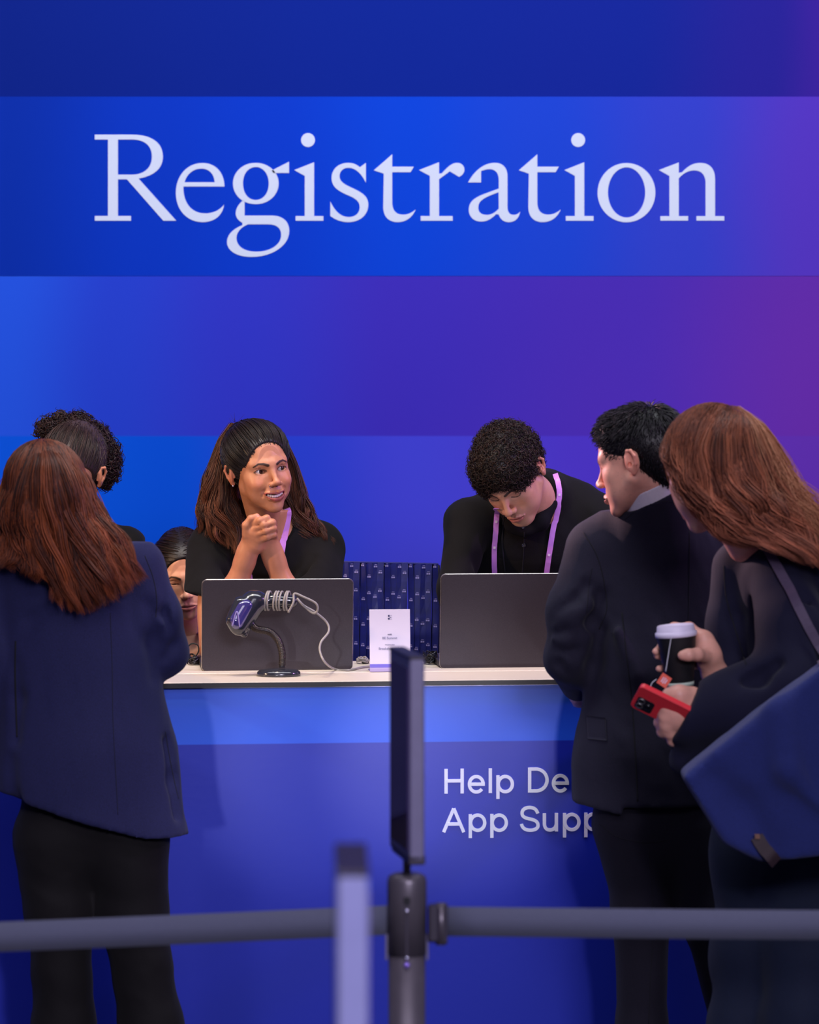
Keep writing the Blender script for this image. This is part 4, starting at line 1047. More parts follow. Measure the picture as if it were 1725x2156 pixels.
# ================= smiling woman behind the left laptop
A = person('smiling woman in a black t-shirt, hands clasped under her chin behind the laptop', 560, 8.8)
dA = 8.55
def a_(px, py, dd=0.0): return P(px, py, dA + dd)
MA = hmat(a_(546, 988, 0), yaw=26, pitch=4, roll=9, s=.955)
SK = np.array(srgb(188, 128, 96)[:3])
v = Vol(a_(398, 1400, -.30), a_(722, 1060, .42), .0032)
# chest, shoulders
v.cone(a_(455, 1150, .13), a_(672, 1145, .15), .040, .040, k=0)
v.cone(a_(563, 1160, .14), a_(566, 1300, .2), .115, .11, k=.04, sq=(YX, .6))
v.cone(a_(570, 1075, .085), a_(566, 1140, .125), .047, .062, k=.03)
# upper arms and forearms
elbL, elbR = a_(452, 1366, -.10), a_(640, 1366, -.09)
v.cone(a_(440, 1165, .12), elbL, .044, .038, k=.02); v.cone(a_(680, 1165, .14), elbR, .044, .038, k=.02)
cA = v; Vb, Fb = v.mesh()
hv2 = Vol(a_(405, 1405, -.27), a_(690, 1060, .0), .0019)
v = hv2
v.chain([elbL, a_(490, 1255, -.13), a_(516, 1180, -.155), a_(521, 1162, -.162)], [.039, .035, .0235, .0225], k=.03)
v.chain([elbR, a_(606, 1255, -.12), a_(579, 1180, -.135), a_(572, 1160, -.142)], [.038, .034, .0235, .0225], k=.03)
v.cone(a_(522, 1158, -.165), a_(535, 1122, -.180), .0235, .026, k=.015, sq=(YX, .75))        # back of the front hand
v.cone(a_(540, 1147, -.172), a_(545, 1138, -.178), .020, .016, k=.012)
v.cone(a_(574, 1160, -.142), a_(560, 1125, -.160), .023, .027, k=.015, sq=(YX, .8))          # the hand behind
dd = -.19
fingers(v, [([a_(531, 1104, dd+.004), a_(547, 1096, dd-.012), a_(562, 1091, dd-.004), a_(568, 1097, dd+.03)], [.0098, .0088, .0086, .007]),
            ([a_(536, 1113, dd), a_(556, 1105, dd-.014), a_(574, 1100, dd-.006), a_(579, 1106, dd+.028)], [.0098, .0090, .0088, .007]),
            ([a_(540, 1125, dd+.002), a_(559, 1118, dd-.013), a_(576, 1112, dd-.005), a_(580, 1118, dd+.028)], [.0094, .0088, .0086, .007]),
            ([a_(545, 1137, dd+.006), a_(562, 1131, dd-.007), a_(576, 1126, dd-.002), a_(579, 1131, dd+.028)], [.0088, .0080, .0078, .0065])], k=.0045)
fingers(v, [([a_(520, 1126, dd+.006), a_(518, 1106, dd-.002), a_(528, 1092, dd-.004), a_(541, 1087, dd-.004)], [.0125, .0100, .0088, .0076]),   # thumb of the front hand
            ([a_(556, 1106, dd+.025), a_(545, 1093, dd+.018), a_(531, 1096, dd+.016), a_(520, 1102, dd+.016)], [.0090, .0086, .0082, .0070])], k=.004)
for q0, q1 in (((541, 1107), (568, 1096)), ((545, 1118), (572, 1107)), ((549, 1130), (574, 1119))):      # creases between the fingers
    v.cone(a_(*q0, dd-.014), a_(*q1, dd-.016), .0016, .0016, k=.003, mode='s')
Vh, Fh = v.mesh(); Vh = relax(Vh, Fh, 1, .4)
hc = SK*np.array([1.0, .94, .90])*(1 + .05*wav(Vh, (90, 90, 90), 2))[:, None]
nail = np.exp(-(np.linalg.norm(Vh - a_(543, 1086, dd-.011), axis=1)/.0055)**2)[:, None]; hc = hc*(1-nail*.6) + np.array(srgb(236, 150, 140)[:3])*nail*.6
bodyA = add_head(A, MA, extra=[(relax(Vb, Fb, 2), Fb, SK), (Vh, Fh, hc)], h=.0013, smile=1.0, open_=.9, neck_to=a_(568, 1120, .12), neck_r=.050,
    skin=SK, lip=srgb(140, 58, 60)[:3], brow=(.012, .007, .006), brow_w=1.15, look=(18, -2), blush=.45, nose=.98, wide=.96, jaw=.82)
# teeth
tb = MB()
for i in range(8):
    x = (i-3.5)*.0056; zt_ = -.0678 + 10*x*x; y_ = -.0872 + 14*x*x
    tb.box((x, y_, zt_ - .0013 + (.0006 if abs(i-3.5) > 2 else 0)), (.00268, .003, .0036 - .00012*abs(i-3.5)), .0009)
tt_ = mk('teeth', X4(MA, np.array(tb.v)), tb.f, teeth_m, bodyA, smooth=False, kind='stuff')
nr = MB().tube([X4(MA, [(-.0165 + .003*math.cos(a), -.0985, -.0400 + .0045*math.sin(a))])[0] for a in np.linspace(0, 5.6, 16)], .0008, 6).build('nose_ring', screw_m, A)
MB().lathe((0, 0, 0), [(.0001, -.002), (.002, 0), (.0001, .002)], 8)
er = icoball(tuple(X4(MA, [(-.0800, .004, -.033)])[0]), .0024, 8).build('ear_stud', screw_m, A)
# t-shirt
v = Vol(a_(360, 1420, -.12), a_(745, 1050, .50), .005)
v.cone(a_(452, 1148, .13), a_(675, 1143, .15), .050, .050, k=0)
v.cone(a_(563, 1175, .14), a_(566, 1390, .26), .140, .130, k=.05, sq=(YX, .64))
v.cone(a_(520, 1108, .12), a_(450, 1140, .13), .030, .045, k=.03); v.cone(a_(612, 1104, .13), a_(672, 1138, .15), .030, .045, k=.03)
v.cone(a_(440, 1160, .12), a_(440, 1262, .015), .056, .066, k=.025); v.cone(a_(682, 1158, .14), a_(660, 1285, .00), .056, .066, k=.025)
v.ell(a_(572, 1098, .03), (.062, .12, .062), k=.012, mode='s')
v.cut(a_(405, 1250, 0), (-.25, -.1, -1), a_(340, 1425, -.2), a_(458, 1205, .22))
v.chain([a_(470, 1180, .02), a_(480, 1230, .03), a_(474, 1290, .05)], [.008, .006, .004], k=.02, mode='s')
v.chain([a_(655, 1170, .04), a_(640, 1215, .03), a_(650, 1290, .05)], [.008, .006, .004], k=.02, mode='s')
V_, F_ = v.mesh(); shA = mk('t_shirt', cloth(V_, F_, .0035, (18, 18, 9), 4), F_, black_cloth, A)
Vall, Fall = body_arr(bodyA); nh = len(Vall) - len(Vh); bvA = bvh_arr((Vall[:nh], Fall[(Fall < nh).all(1)]), body_arr(shA))
strap(bvA, [(512, 1078), (508, 1092), (506, 1108), (508, 1130), (518, 1170), (530, 1240)], .016, lany_m, A, 'lanyard', default=8.55)
strap(bvA, [(603, 1070), (606, 1082), (602, 1110), (597, 1140), (592, 1168), (588, 1215)], .016, lany_m, A, 'lanyard', default=8.55)
def upA(v):
    v.cone(a_(566, 1400, .28), P(566, 1480, 8.95), .13, .14, k=.05, sq=(YX, .7))
legs(A, [[(P(520, 1500, 8.95), .085), (P(515, 1800, 8.95), .06), (P(515, 2180, 9.0), .045)], [(P(610, 1500, 8.98), .085), (P(615, 1800, 9.0), .06), (P(615, 2180, 9.03), .045)]], trouser_black, extra=upA)
# hair: tight cap swept back to a half ponytail
cap = Vol([-.11, -.12, -.10], [.11, .14, .15], .0025)
def scalp(v, grow=.006, front=.060, fwd=-.115, low=-.055, wf=.078, vol=.010):
    g = grow
    v.ell((0, .018, .034), (.0725+g, .092+g, .078+g), k=0); v.ell((0, .036, .046), (.068+vol, .080+vol, .078+vol), k=.03); v.ell((0, -.030, .036), (.060+g, .053+g, .060+g), k=.03)
    v.ell((0, -.128, -.024), (wf, .104, front + .024), k=.006, mode='s')
    v.cut((0, 0, low), (0, -.35, -1)); v.ell((0, -.085, -.045), (.30, .088, .068), k=.01, mode='s')
    return v
scalp(cap, .0028, .089, wf=.092)
Vc, Fc = cap.mesh(); hair_base = mat('hair_base', srgb(22, 15, 16), 0.45, spec=.5, nscale=200, namt=.3, bump=.4, bscale=300, stretch=(1, 1, 1))
hairA = mk('hair', X4(MA, relax(Vc, Fc, 2)), Fc, hair_base, A)
rg_ = np.random.default_rng(11); p_, n_ = on_cap(Vc, Fc, 3400, rg_)
cen = np.array([0, .014, .034]); tail = np.array([-.012, .088, .100]); K = 13
d0 = p_ - cen; d1 = (tail - cen); t = np.linspace(-.07, 1, K)[None, :, None]
q = d0[:, None, :]*(1-t) + d1*t; rr = (np.linalg.norm(d0, axis=1)[:, None, None]*(1-t) + np.linalg.norm(d1)*t*.94)*(1 + .055*np.sin(np.pi*np.maximum(t, -.03))) + .0008
q = cen + q/np.linalg.norm(q, axis=2, keepdims=True)*rr + rg_.normal(0, .0006, (len(p_), 1, 3))
strands('swept_hair', X4(MA, q.reshape(-1, 3)).reshape(q.shape), .0009, hcol(rg_, len(p_), srgb(16, 11, 12)[:3], srgb(50, 32, 28)[:3]), hairA)
# baby hairs and tail
GL = [[(486, 893, .08), (462, 930, .09), (443, 985, .09), (428, 1030, .08), (420, 1065, .08), (424, 1100, .08), (410, 1140, .09)],
      [(490, 895, .07), (468, 940, .07), (450, 1000, .06), (438, 1045, .06), (436, 1085, .06), (455, 1116, .05), (476, 1148, .04)],
      [(492, 897, .06), (474, 945, .05), (462, 1005, .04), (455, 1050, .04), (462, 1090, .04), (486, 1126, .03), (504, 1172, .01)],
      [(495, 900, .06), (482, 950, .06), (478, 1015, .05), (480, 1050, .05), (488, 1085, .05), (498, 1120, .03), (508, 1168, .00)],
      [(500, 905, .08), (496, 960, .09), (496, 1015, .09), (504, 1050, .09), (512, 1080, .09), (512, 1105, .08), (510, 1135, .06)]]
gw = lambda G, f: [[f(*q_) for q_ in g] for g in G]
q, ci = sheet(gw(GL, a_), 3200, 22, rg_, wave=.0095, wfreq=2.3, clump=48, cw=.0035, depth=.045, lenvar=.3)
q = push_out(q, MA, rg_, .003, .012)
strands('loose_hair', q, .0009, hcol(rg_, len(q), srgb(26, 14, 12)[:3], srgb(96, 54, 36)[:3], ci), hairA, tips=(1.9, 1.9, 1.7), label='long brown hair falling over her shoulder at the left')
GR = [[(560, 900, .12), (572, 980, .13), (590, 1030, .12), (602, 1070, .11), (612, 1095, .10), (628, 1115, .09), (640, 1130, .08)],
      [(590, 915, .11), (612, 965, .11), (622, 1020, .11), (630, 1060, .10), (645, 1095, .09), (668, 1120, .09), (690, 1140, .09)],
      [(604, 935, .09), (624, 980, .09), (638, 1030, .09), (652, 1070, .09), (664, 1098, .09), (688, 1128, .10), (712, 1150, .11)]]
q, ci = sheet(gw(GR, a_), 1600, 20, rg_, wave=.009, wfreq=2.3, clump=34, cw=.0035, depth=.03, lenvar=.35)
q = push_out(q, MA, rg_, .003, .012)
strands('loose_hair', q, .0008, hcol(rg_, len(q), srgb(26, 14, 12)[:3], srgb(88, 50, 35)[:3], ci), hairA, tips=(1.9, 1.9, 1.7))
tb = [(492, 890, .06), (500, 886, .06), (486, 890, .07), (478, 893, .08)]
p0_ = np.array([a_(492 + rg_.uniform(-6, 8), 893 + rg_.uniform(-3, 5), .07) for _ in range(26)])
fl = p0_[:, None, :] + np.linspace(0, 1, 8)[None, :, None]*rg_.normal(0, 1, (26, 1, 3))*.012 + np.array([-.004, 0, .006])*np.linspace(0, 1, 8)[None, :, None]
strands('flyaway_hair', fl, .0004, hcol(rg_, 26, srgb(20, 12, 12)[:3], srgb(60, 36, 30)[:3]), hairA)
# ================= man looking down behind the right laptop
B = person('curly-haired man in black with a lilac lanyard, looking down at the right laptop', 1110, 8.95)
dB = 8.64
b_ = lambda px, py, dd=0.0: P(px, py, dB + dd)
MB_ = hmat(b_(1078, 1000, 0), yaw=-30, pitch=38, roll=13, s=.99)
SB = np.array(srgb(205, 152, 124)[:3])
b_arm = [b_(1110, 1120, .22), b_(988, 1112, .17), b_(962, 1240, .055), b_(972, 1360, .02), b_(1010, 1385, -.10)]
v = Vol(b_(1000, 1160, -.05), b_(1240, 1000, .42), .004); v.cone(b_(1135, 1075, .16), b_(1120, 1150, .20), .06, .09, k=.02, sq=(YX, .7)); Vb, Fb = v.mesh()
hb = Vol(b_(960, 1420, -.22), b_(1140, 1330, .06), .0025)
ha = Vol(b_(930, 1430, -.2), b_(1180, 1060, .34), .006); ha.chain(b_arm, [.050, .032, .026, .028, .027], k=.02); Va, Fa = ha.mesh()
hb.cone(b_(1010, 1385, -.10), b_(1060, 1390, -.16), .026, .028, k=.01, sq=((0, 0, 1), .7))
for k in range(4): hb.chain([b_(1058, 1384+k*4, -.15), b_(1078, 1383+k*4, -.17), b_(1090, 1390+k*4, -.18)], [.009, .0085, .007], k=.006)
hb.chain([b_(1040, 1375, -.14), b_(1060, 1370, -.17)], [.011, .008], k=.008)
Vh, Fh = hb.mesh()
bodyB = add_head(B, MB_, extra=[(relax(Vb, Fb, 2), Fb, SB), (relax(Vh, Fh, 1), Fh, SB), (Va, Fa, SB)], h=.0014, fem=False, smile=0, open_=0, neck_to=b_(1135, 1080, .17), neck_mid=b_(1118, 1045, .12), neck_r=.056,
    skin=SB, lip=srgb(172, 96, 92)[:3], brow=(.02, .012, .01), brow_w=1.25, stubble=.35, nose=1.08, blush=.3, jaw=1.05)
v = Vol(b_(905, 1440, -.20), b_(1345, 960, .55), .0055)
v.chain([b_(988, 1098, .16), b_(1060, 1066, .22), b_(1150, 1042, .24), b_(1215, 1062, .23), b_(1270, 1095, .20)], [.058, .062, .066, .062, .058], k=0)
v.cone(b_(1120, 1150, .22), b_(1110, 1390, .34), .160, .145, k=.05, sq=(YX, .66))
v.chain([b_(984, 1105, .15), b_(962, 1240, .05), b_(972, 1345, .02)], [.056, .047, .043], k=.03)
v.chain([b_(972, 1365, .02), b_(1010, 1388, -.08)], [.045, .034], k=.02)
v.chain([b_(1268, 1100, .20), b_(1282, 1240, .12), b_(1270, 1350, .06), b_(1215, 1385, -.06)], [.058, .052, .047, .034], k=.03)
v.cone(b_(1148, 1042, .18), b_(1146, 1046, .27), .062, .064, k=.02)
v.ell(b_(1118, 1040, .10), (.060, .15, .062), k=.012, mode='s')
v.chain([b_(1030, 1110, .04), b_(1010, 1180, .06), b_(1015, 1260, .1)], [.010, .008, .006], k=.03, mode='s')
v.chain([b_(1215, 1110, .08), b_(1230, 1180, .08), b_(1220, 1260, .1)], [.010, .008, .006], k=.03, mode='s')
v.cone(b_(975, 1200, -.01), b_(1000, 1215, .02), .006, .005, k=.02, mode='s')
V_, F_ = v.mesh(); shB = mk('overshirt', cloth(V_, F_, .0035, (14, 14, 9), 8), F_, black_cloth, B)
v = Vol(b_(1020, 1420, -.02), b_(1220, 1040, .40), .004)
v.cone(b_(1112, 1150, .19), b_(1105, 1390, .30), .125, .125, k=0, sq=(YX, .62))
v.chain([b_(1066, 1072, .10), b_(1080, 1105, .075), b_(1098, 1120, .07)], [.020, .020, .014], k=.015); v.chain([b_(1158, 1060, .12), b_(1140, 1100, .08), b_(1112, 1118, .07)], [.022, .020, .014], k=.015)
V_, F_ = v.mesh(); poB = mk('polo_shirt', cloth(V_, F_, .0015, (20, 20, 10), 9), F_, black_polo, B)
bvB = bvh_of(shB, poB, bodyB)
seam_crease(bvB, [(1062, 1085), (1058, 1140), (1064, 1205)], B, seam_crease_m, .0022, .001); seam_crease(bvB, [(1104, 1120), (1103, 1160), (1100, 1206)], B, seam_crease_m, .0015, .0)
s1, pth = strap(bvB, [(1047, 1068), (1044, 1100), (1042, 1150), (1043, 1215)], .0135, lany_m, B, 'lanyard', off=.004)
s2, pth2 = strap(bvB, [(1168, 1000), (1175, 1022), (1176, 1048), (1168, 1095), (1160, 1140), (1149, 1215)], .0140, lany_m, B, 'lanyard', off=.004)
for pp, ks in ((pth, (8, 17)), (pth2, (3, 9, 22))):
    for k in ks: MB().box(pp[k] + np.array([0, -.0018, 0]), (.0032, .0004, .0032), 0, Matrix.Rotation(.15, 3, 'Y')).build('print', lprint, s1 if pp is pth else s2, smooth=False)
for (x, y) in ((1101, 1110), (1103, 1148)):
    c_, n_ = hit(bvB, x, y, .001); Rb = Vector(n_).to_track_quat('Z', 'Y').to_matrix(); m_ = MB().lathe((0, 0, 0), [(.0052, 0), (.0055, .0012), (.0042, .0020), (.0038, .0012), (.0003, .0012)], 18)
    m_.v = [tuple(np.array(Rb) @ np.array(q) + c_) for q in m_.v]; m_.build('button', blk_gloss, B)
legs(B, [[(P(1060, 1520, 9.02), .095), (P(1055, 1800, 9.02), .07), (P(1055, 2180, 9.05), .055)], [(P(1165, 1520, 9.05), .095), (P(1170, 1800, 9.05), .07), (P(1170, 2180, 9.08), .055)]], trouser_black,
     extra=lambda v: v.cone(P(1110, 1400, 9.0), P(1110, 1500, 9.03), .14, .15, k=.05, sq=(YX, .7)))
cap = Vol([-.115, -.13, -.10], [.115, .15, .16], .0028)
g = .012; cap.ell((0, .018, .036), (.0725+g, .090+g, .078+g+.006), k=0); cap.ell((0, -.030, .046), (.058+g, .055+g, .058+g), k=.03)
cap.ell((0, -.135, -.030), (.070, .098, .088), k=.006, mode='s'); cap.cut((0, 0, -.045), (0, -.35, -1)); cap.box((0, -.075, -.05), (.2, .062, .056), .01, k=.012, mode='s')
cap.box((0, -.02, -.055), (.2, .05, .05), .01, k=.01, mode='s')
for s_ in (-1, 1): cap.ell((s_*.090, .014, -.004), (.022, .026, .036), k=.008, mode='s')
Vc, Fc = cap.mesh(); hairB = mk('hair', X4(MB_, relax(Vc, Fc, 2)), Fc, hair_base, B)
rb = np.random.default_rng(21); p_, n_ = on_cap(Vc, Fc, 5000, rb)
q = curls(p_ - n_*.004, n_, rb, L=.019, R_=.0062, turns=1.5, K=13)
strands('curls', X4(MB_, q.reshape(-1, 3)).reshape(q.shape), .0012, hcol(rb, len(q), srgb(14, 9, 9)[:3], srgb(64, 38, 28)[:3]), hairB)

# ================= seated woman at the left, behind the counter
G = person('seated woman looking down, seen between the navy blazer sleeve and the black t-shirt', 400, 9.35)
dG = 9.28
g_ = lambda px, py, dd=0.0: P(px, py, dG + dd)
MG = hmat(g_(388, 1210), yaw=4, pitch=13, roll=7, s=.97)
SG = np.array(srgb(222, 160, 128)[:3])
v = Vol(g_(270, 1440, -.15), g_(540, 1270, .25), .005)
v.cone(g_(398, 1320, .06), g_(400, 1360, .07), .055, .10, k=0, sq=(YX, .75)); v.cone(g_(325, 1390, .08), g_(470, 1390, .08), .05, .05, k=.04); Vb, Fb = v.mesh()
add_head(G, MG, extra=[(relax(Vb, Fb, 2), Fb, SG)], h=.0016, open_=.25, neck_to=g_(398, 1325, .06), neck_r=.050, skin=SG, lip=srgb(160, 90, 86)[:3], brow=(.02, .012, .01), brow_w=1.1, blush=.35, ears=True)
v = Vol(g_(220, 1800, -.25), g_(580, 1310, .40), .008)
v.cone(g_(330, 1398, .08), g_(470, 1398, .08), .055, .055, k=0); v.cone(g_(400, 1430, .1), g_(400, 1640, .14), .125, .13, k=.04, sq=(YX, .7))
v.cone(g_(322, 1400, .08), g_(305, 1540, -.02), .05, .045, k=.03); v.cone(g_(478, 1400, .08), g_(490, 1540, -.02), .05, .045, k=.03)
v.cone(g_(305, 1540, -.02), g_(345, 1560, -.2), .045, .034, k=.03); v.cone(g_(490, 1540, -.02), g_(450, 1560, -.2), .045, .034, k=.03)
v.ell(g_(398, 1340, -.02), (.062, .10, .075), k=.01, mode='s')
V_, F_ = v.mesh(); toG = mk('tan_top', cloth(V_, F_, .003, (16, 16, 10), 3), F_, mat('tan_knit', srgb(168, 120, 78), .8, nscale=220, namt=.15, bump=.3, bscale=500), G)
strap(bvh_of(toG), [(426, 1275), (423, 1320), (420, 1360), (418, 1402)], .017, lany_m, G, 'lanyard', off=.01, default=9.22)
legs(G, [[(P(365, 1660, 9.42), .09), (P(360, 1680, 9.02), .065), (P(358, 2090, 9.02), .05)], [(P(440, 1660, 9.42), .09), (P(445, 1680, 9.02), .065), (P(446, 2090, 9.02), .05)]], trouser_black)
cap = Vol([-.11, -.12, -.10], [.11, .15, .15], .0028); scalp(cap, .003, .080, wf=.084, low=-.06, vol=.004); cap.ell((0, .105, .03), (.035, .03, .035), k=.01)
Vc, Fc = cap.mesh(); hairG = mk('hair', X4(MG, relax(Vc, Fc, 2)), Fc, hair_base, G)
rg2 = np.random.default_rng(31); p_, n_ = on_cap(Vc, Fc, 1800, rg2); K = 14; t = np.linspace(0, 1, K)[None, :, None]
tail = np.array([0, .105, .02]); d0 = p_ - cen; sd = np.sign(p_[:, :1])
q = d0[:, None, :]*(1-t) + (tail-cen)[None, None, :]*t + sd[:, None, :]*np.sin(np.pi*t)*np.array([.03, 0, -.005])
rr = np.linalg.norm(d0, axis=1)[:, None, None]*(1-t) + np.linalg.norm(tail-cen)*t; q = cen + q/np.linalg.norm(q, axis=2, keepdims=True)*rr*1.01
strands('swept_hair', X4(MG, q.reshape(-1, 3)).reshape(q.shape), .0009, hcol(rg2, len(p_), srgb(18, 11, 11)[:3], srgb(64, 38, 30)[:3]), hairG)

# ================= curly haired woman mostly hidden at the far left
Fp = person('woman with curly dark hair tied up, mostly hidden behind the long auburn hair', 150, 8.9)
dF = 8.75
f_ = lambda px, py, dd=0.0: P(px, py, dF + dd)
MF = hmat(f_(148, 995), yaw=-14, pitch=16, roll=-8, s=.98)
SF = np.array(srgb(206, 146, 112)[:3])
v = Vol(f_(30, 1180, -.10), f_(280, 1060, .30), .005); v.cone(f_(150, 1100, .06), f_(150, 1160, .09), .055, .10, k=.02, sq=(YX, .7)); Vb, Fb = v.mesh()
bodyF = add_head(Fp, MF, extra=[(relax(Vb, Fb, 1), Fb, SF)], h=.0018, open_=.5, neck_to=f_(152, 1110, .08), neck_r=.05, skin=SF, brow=(.02, .012, .01), lip=srgb(150, 84, 80)[:3])
v = Vol(f_(-10, 1440, -.25), f_(330, 1080, .45), .008)
v.cone(f_(62, 1158, .10), f_(262, 1152, .10), .056, .056, k=0); v.cone(f_(155, 1200, .12), f_(155, 1400, .16), .125, .125, k=.05, sq=(YX, .66)); v.cone(f_(105, 1122, .10), f_(205, 1120, .10), .04, .04, k=.04)
v.chain([f_(60, 1165, .1), f_(45, 1330, .02), f_(110, 1385, -.15)], [.052, .045, .032], k=.03); v.chain([f_(264, 1162, .1), f_(275, 1330, .02), f_(215, 1385, -.15)], [.052, .045, .032], k=.03)
V_, F_ = v.mesh(); mk('black_top', cloth(V_, F_, .003, (16, 16, 10), 3), F_, black_cloth, Fp)
legs(Fp, [[(P(105, 1520, 8.95), .085), (P(105, 1800, 8.95), .06), (P(105, 2180, 8.98), .045)], [(P(200, 1520, 8.95), .085), (P(205, 1800, 8.95), .06), (P(205, 2180, 8.98), .045)]], trouser_black,
     extra=lambda v: v.cone(P(155, 1400, 8.92), P(155, 1500, 8.95), .13, .14, k=.05, sq=(YX, .7)))
cap = Vol([-.11, -.12, -.10], [.11, .14, .15], .003); scalp(cap, .004, .068, wf=.080, low=-.03); cap.ell((0, -.110, -.008), (.125, .112, .062), k=.008, mode='s')
Vc, Fc = cap.mesh(); hairF = mk('hair', X4(MF, relax(Vc, Fc, 2)), Fc, mat('tight_hair', srgb(52, 38, 38), .55, nscale=300, namt=.4, bump=.5, bscale=300), Fp)
rf0 = np.random.default_rng(42); p_, n_ = on_cap(Vc, Fc, 2000, rf0); K = 12; t = np.linspace(0, 1, K)[None, :, None]; tailF = np.array([0, .07, .10])
d0 = p_ - cen; q = d0[:, None, :]*(1-t*.6) + (tailF-cen)[None, None, :]*t*.6; rr = np.linalg.norm(d0, axis=1)[:, None, None]*np.ones_like(t)
q = cen + q/np.linalg.norm(q, axis=2, keepdims=True)*rr*(1.012 + rf0.uniform(0, .012, (len(p_), 1, 1))); q = q + .0010*np.sin(t*60 + rf0.uniform(0, 6, (len(p_), 1, 1)))
strands('swept_hair', X4(MF, q.reshape(-1, 3)).reshape(q.shape), .0008, hcol(rf0, len(p_), srgb(26, 17, 18)[:3], srgb(92, 68, 62)[:3]), hairF)
puff = Vol(f_(60, 1040, -.05), f_(275, 860, .22), .004)
for (x, y, dd, r) in ((100, 905, .04, .022), (130, 897, .05, .026), (165, 902, .06, .032), (195, 925, .07, .036), (218, 955, .07, .034), (222, 985, .07, .030), (216, 1005, .07, .020)): puff.ell(f_(x, y, dd), (r, r, r), k=.02)
Vp, Fpp = puff.mesh(); mk('hair_puff', relax(Vp, Fpp, 2), Fpp, hair_base, hairF)
rf = np.random.default_rng(41); p_, n_ = on_cap(Vp, Fpp, 2000, rf); q = curls(p_ - n_*.005, n_, rf, L=.024, R_=.0078, turns=1.7, K=14)
strands('curls', q, .0017, hcol(rf, len(q), srgb(16, 9, 11)[:3], srgb(66, 34, 34)[:3]), hairF)
er_ = bvh_of(bodyF); cb = np.random.default_rng(3)
for k in range(5): seam_crease(er_, [(150 + k*6 + dx*1.0, 962 + k*11 + dy) for dx, dy in ((0, -4), (7, 0), (1, 5), (8, 9))], hairF, hair_base, .0011, .0008, 16, 'curl_wisp')
# ================= man in the suit, seen from behind
Cc = person('man in a dark suit with a white collar, seen from behind, short black hair', 1390, 7.6)
dC = 7.5
c_ = lambda px, py, dd=0.0: P(px, py, dC + dd)
MC = hmat(c_(1347, 970, 0), yaw=-116, pitch=13, roll=0, s=1.0)
SC = np.array(srgb(232, 170, 146)[:3])
v = Vol(c_(1190, 1520, .0), c_(1290, 1400, .6), .003)
v.chain([c_(1205, 1425, .12), c_(1222, 1462, .26)], [.026, .024], k=0); v.cone(c_(1222, 1462, .26), c_(1232, 1480, .32), .026, .028, k=.01)
for k in range(4): v.chain([c_(1228+k*5, 1474-k*4, .33), c_(1236+k*5, 1484-k*4, .37), c_(1240+k*5, 1496-k*4, .38)], [.010, .009, .007], k=.006)
Vh, Fh = v.mesh()
ha = Vol(c_(1150, 1520, -.05), c_(1440, 1040, .36), .006); ha.chain([c_(1392, 1078, .06), c_(1380, 1130, .09), c_(1262, 1150, .11), c_(1208, 1290, .06), c_(1198, 1385, .06), c_(1208, 1428, .14)], [.05, .055, .042, .035, .032, .026], k=.02); Va, Fa = ha.mesh()
bodyC = add_head(Cc, MC, extra=[(relax(Vh, Fh, 1), Fh, SC), (Va, Fa, SC)], h=.0014, fem=False, open_=.55, look=(-5, 12), neck_to=c_(1392, 1078, .06), neck_mid=c_(1372, 1020, .04), neck_r=.052,
    skin=SC, lip=srgb(190, 110, 100)[:3], brow=(.012, .009, .01), brow_w=1.2, blush=.35, nose=1.0, jaw=1.08, freckle=True)
# hair
cap = Vol([-.11, -.14, -.12], [.11, .15, .16], .0025)
g = .004; cap.ell((0, .020, .036), (.0725+g, .092+g, .078+g+.004), k=0); cap.ell((0, -.032, .044), (.056+g, .056+g, .060+g+.003), k=.03)
cap.ell((0, .060, -.025), (.055, .045, .055), k=.03)
cap.ell((0, -.136, -.026), (.105, .106, .122), k=.006, mode='s')
cap.ell((0, -.120, .012), (.12, .085, .066), k=.006, mode='s'); cap.cut((0, 0, -.050), (0, -.35, -1)); cap.box((0, -.070, -.05), (.2, .070, .060), .01, k=.010, mode='s')
for s_ in (-1, 1): cap.ell((s_*.088, .012, -.012), (.026, .028, .042), k=.008, mode='s')
for s_ in (-1, 1): cap.ell((s_*.085, .020, -.080), (.05, .052, .040), k=.008, mode='s')
Vc, Fc = cap.mesh(); hair_blk = mat('black_hair_base', srgb(12, 10, 13), 0.4, spec=.5, nscale=200, namt=.3, bump=.4, bscale=300)
hairC = mk('hair', X4(MC, relax(Vc, Fc, 2)), Fc, hair_blk, Cc)
rc = np.random.default_rng(51); p_, n_ = on_cap(Vc, Fc, 6000, rc); K = 8; t = np.linspace(0, 1, K)[None, :, None]
crown = np.array([.005, .055, .115]); fl = p_ - crown; fl -= n_*np.sum(fl*n_, 1, keepdims=True); fl /= np.linalg.norm(fl, axis=1, keepdims=True) + 1e-9
front_w = (p_[:, 1] < -.02)[:, None]; fl = np.where(front_w, fl + np.array([.5, -.2, 0]), fl); fl /= np.linalg.norm(fl, axis=1, keepdims=True)
L_ = np.where((p_[:, 2] > .06) & (p_[:, 1] > -.05), .026, np.where(p_[:, 2] > .085, .018, .009))[:, None, None]*rc.uniform(.7, 1.2, (len(p_), 1, 1))
q = (p_ - n_*.002)[:, None, :] + fl[:, None, :]*L_*t + n_[:, None, :]*(.009*np.sin(np.pi*t*.62))*np.where(p_[:, 2] > .05, 1.0, .35)[:, None, None] + rc.normal(0, 1, (len(p_), 1, 3))*.0025*t
strands('short_hair', X4(MC, q.reshape(-1, 3)).reshape(q.shape), .0010, hcol(rc, len(p_), srgb(10, 8, 12)[:3], srgb(52, 46, 54)[:3]), hairC)
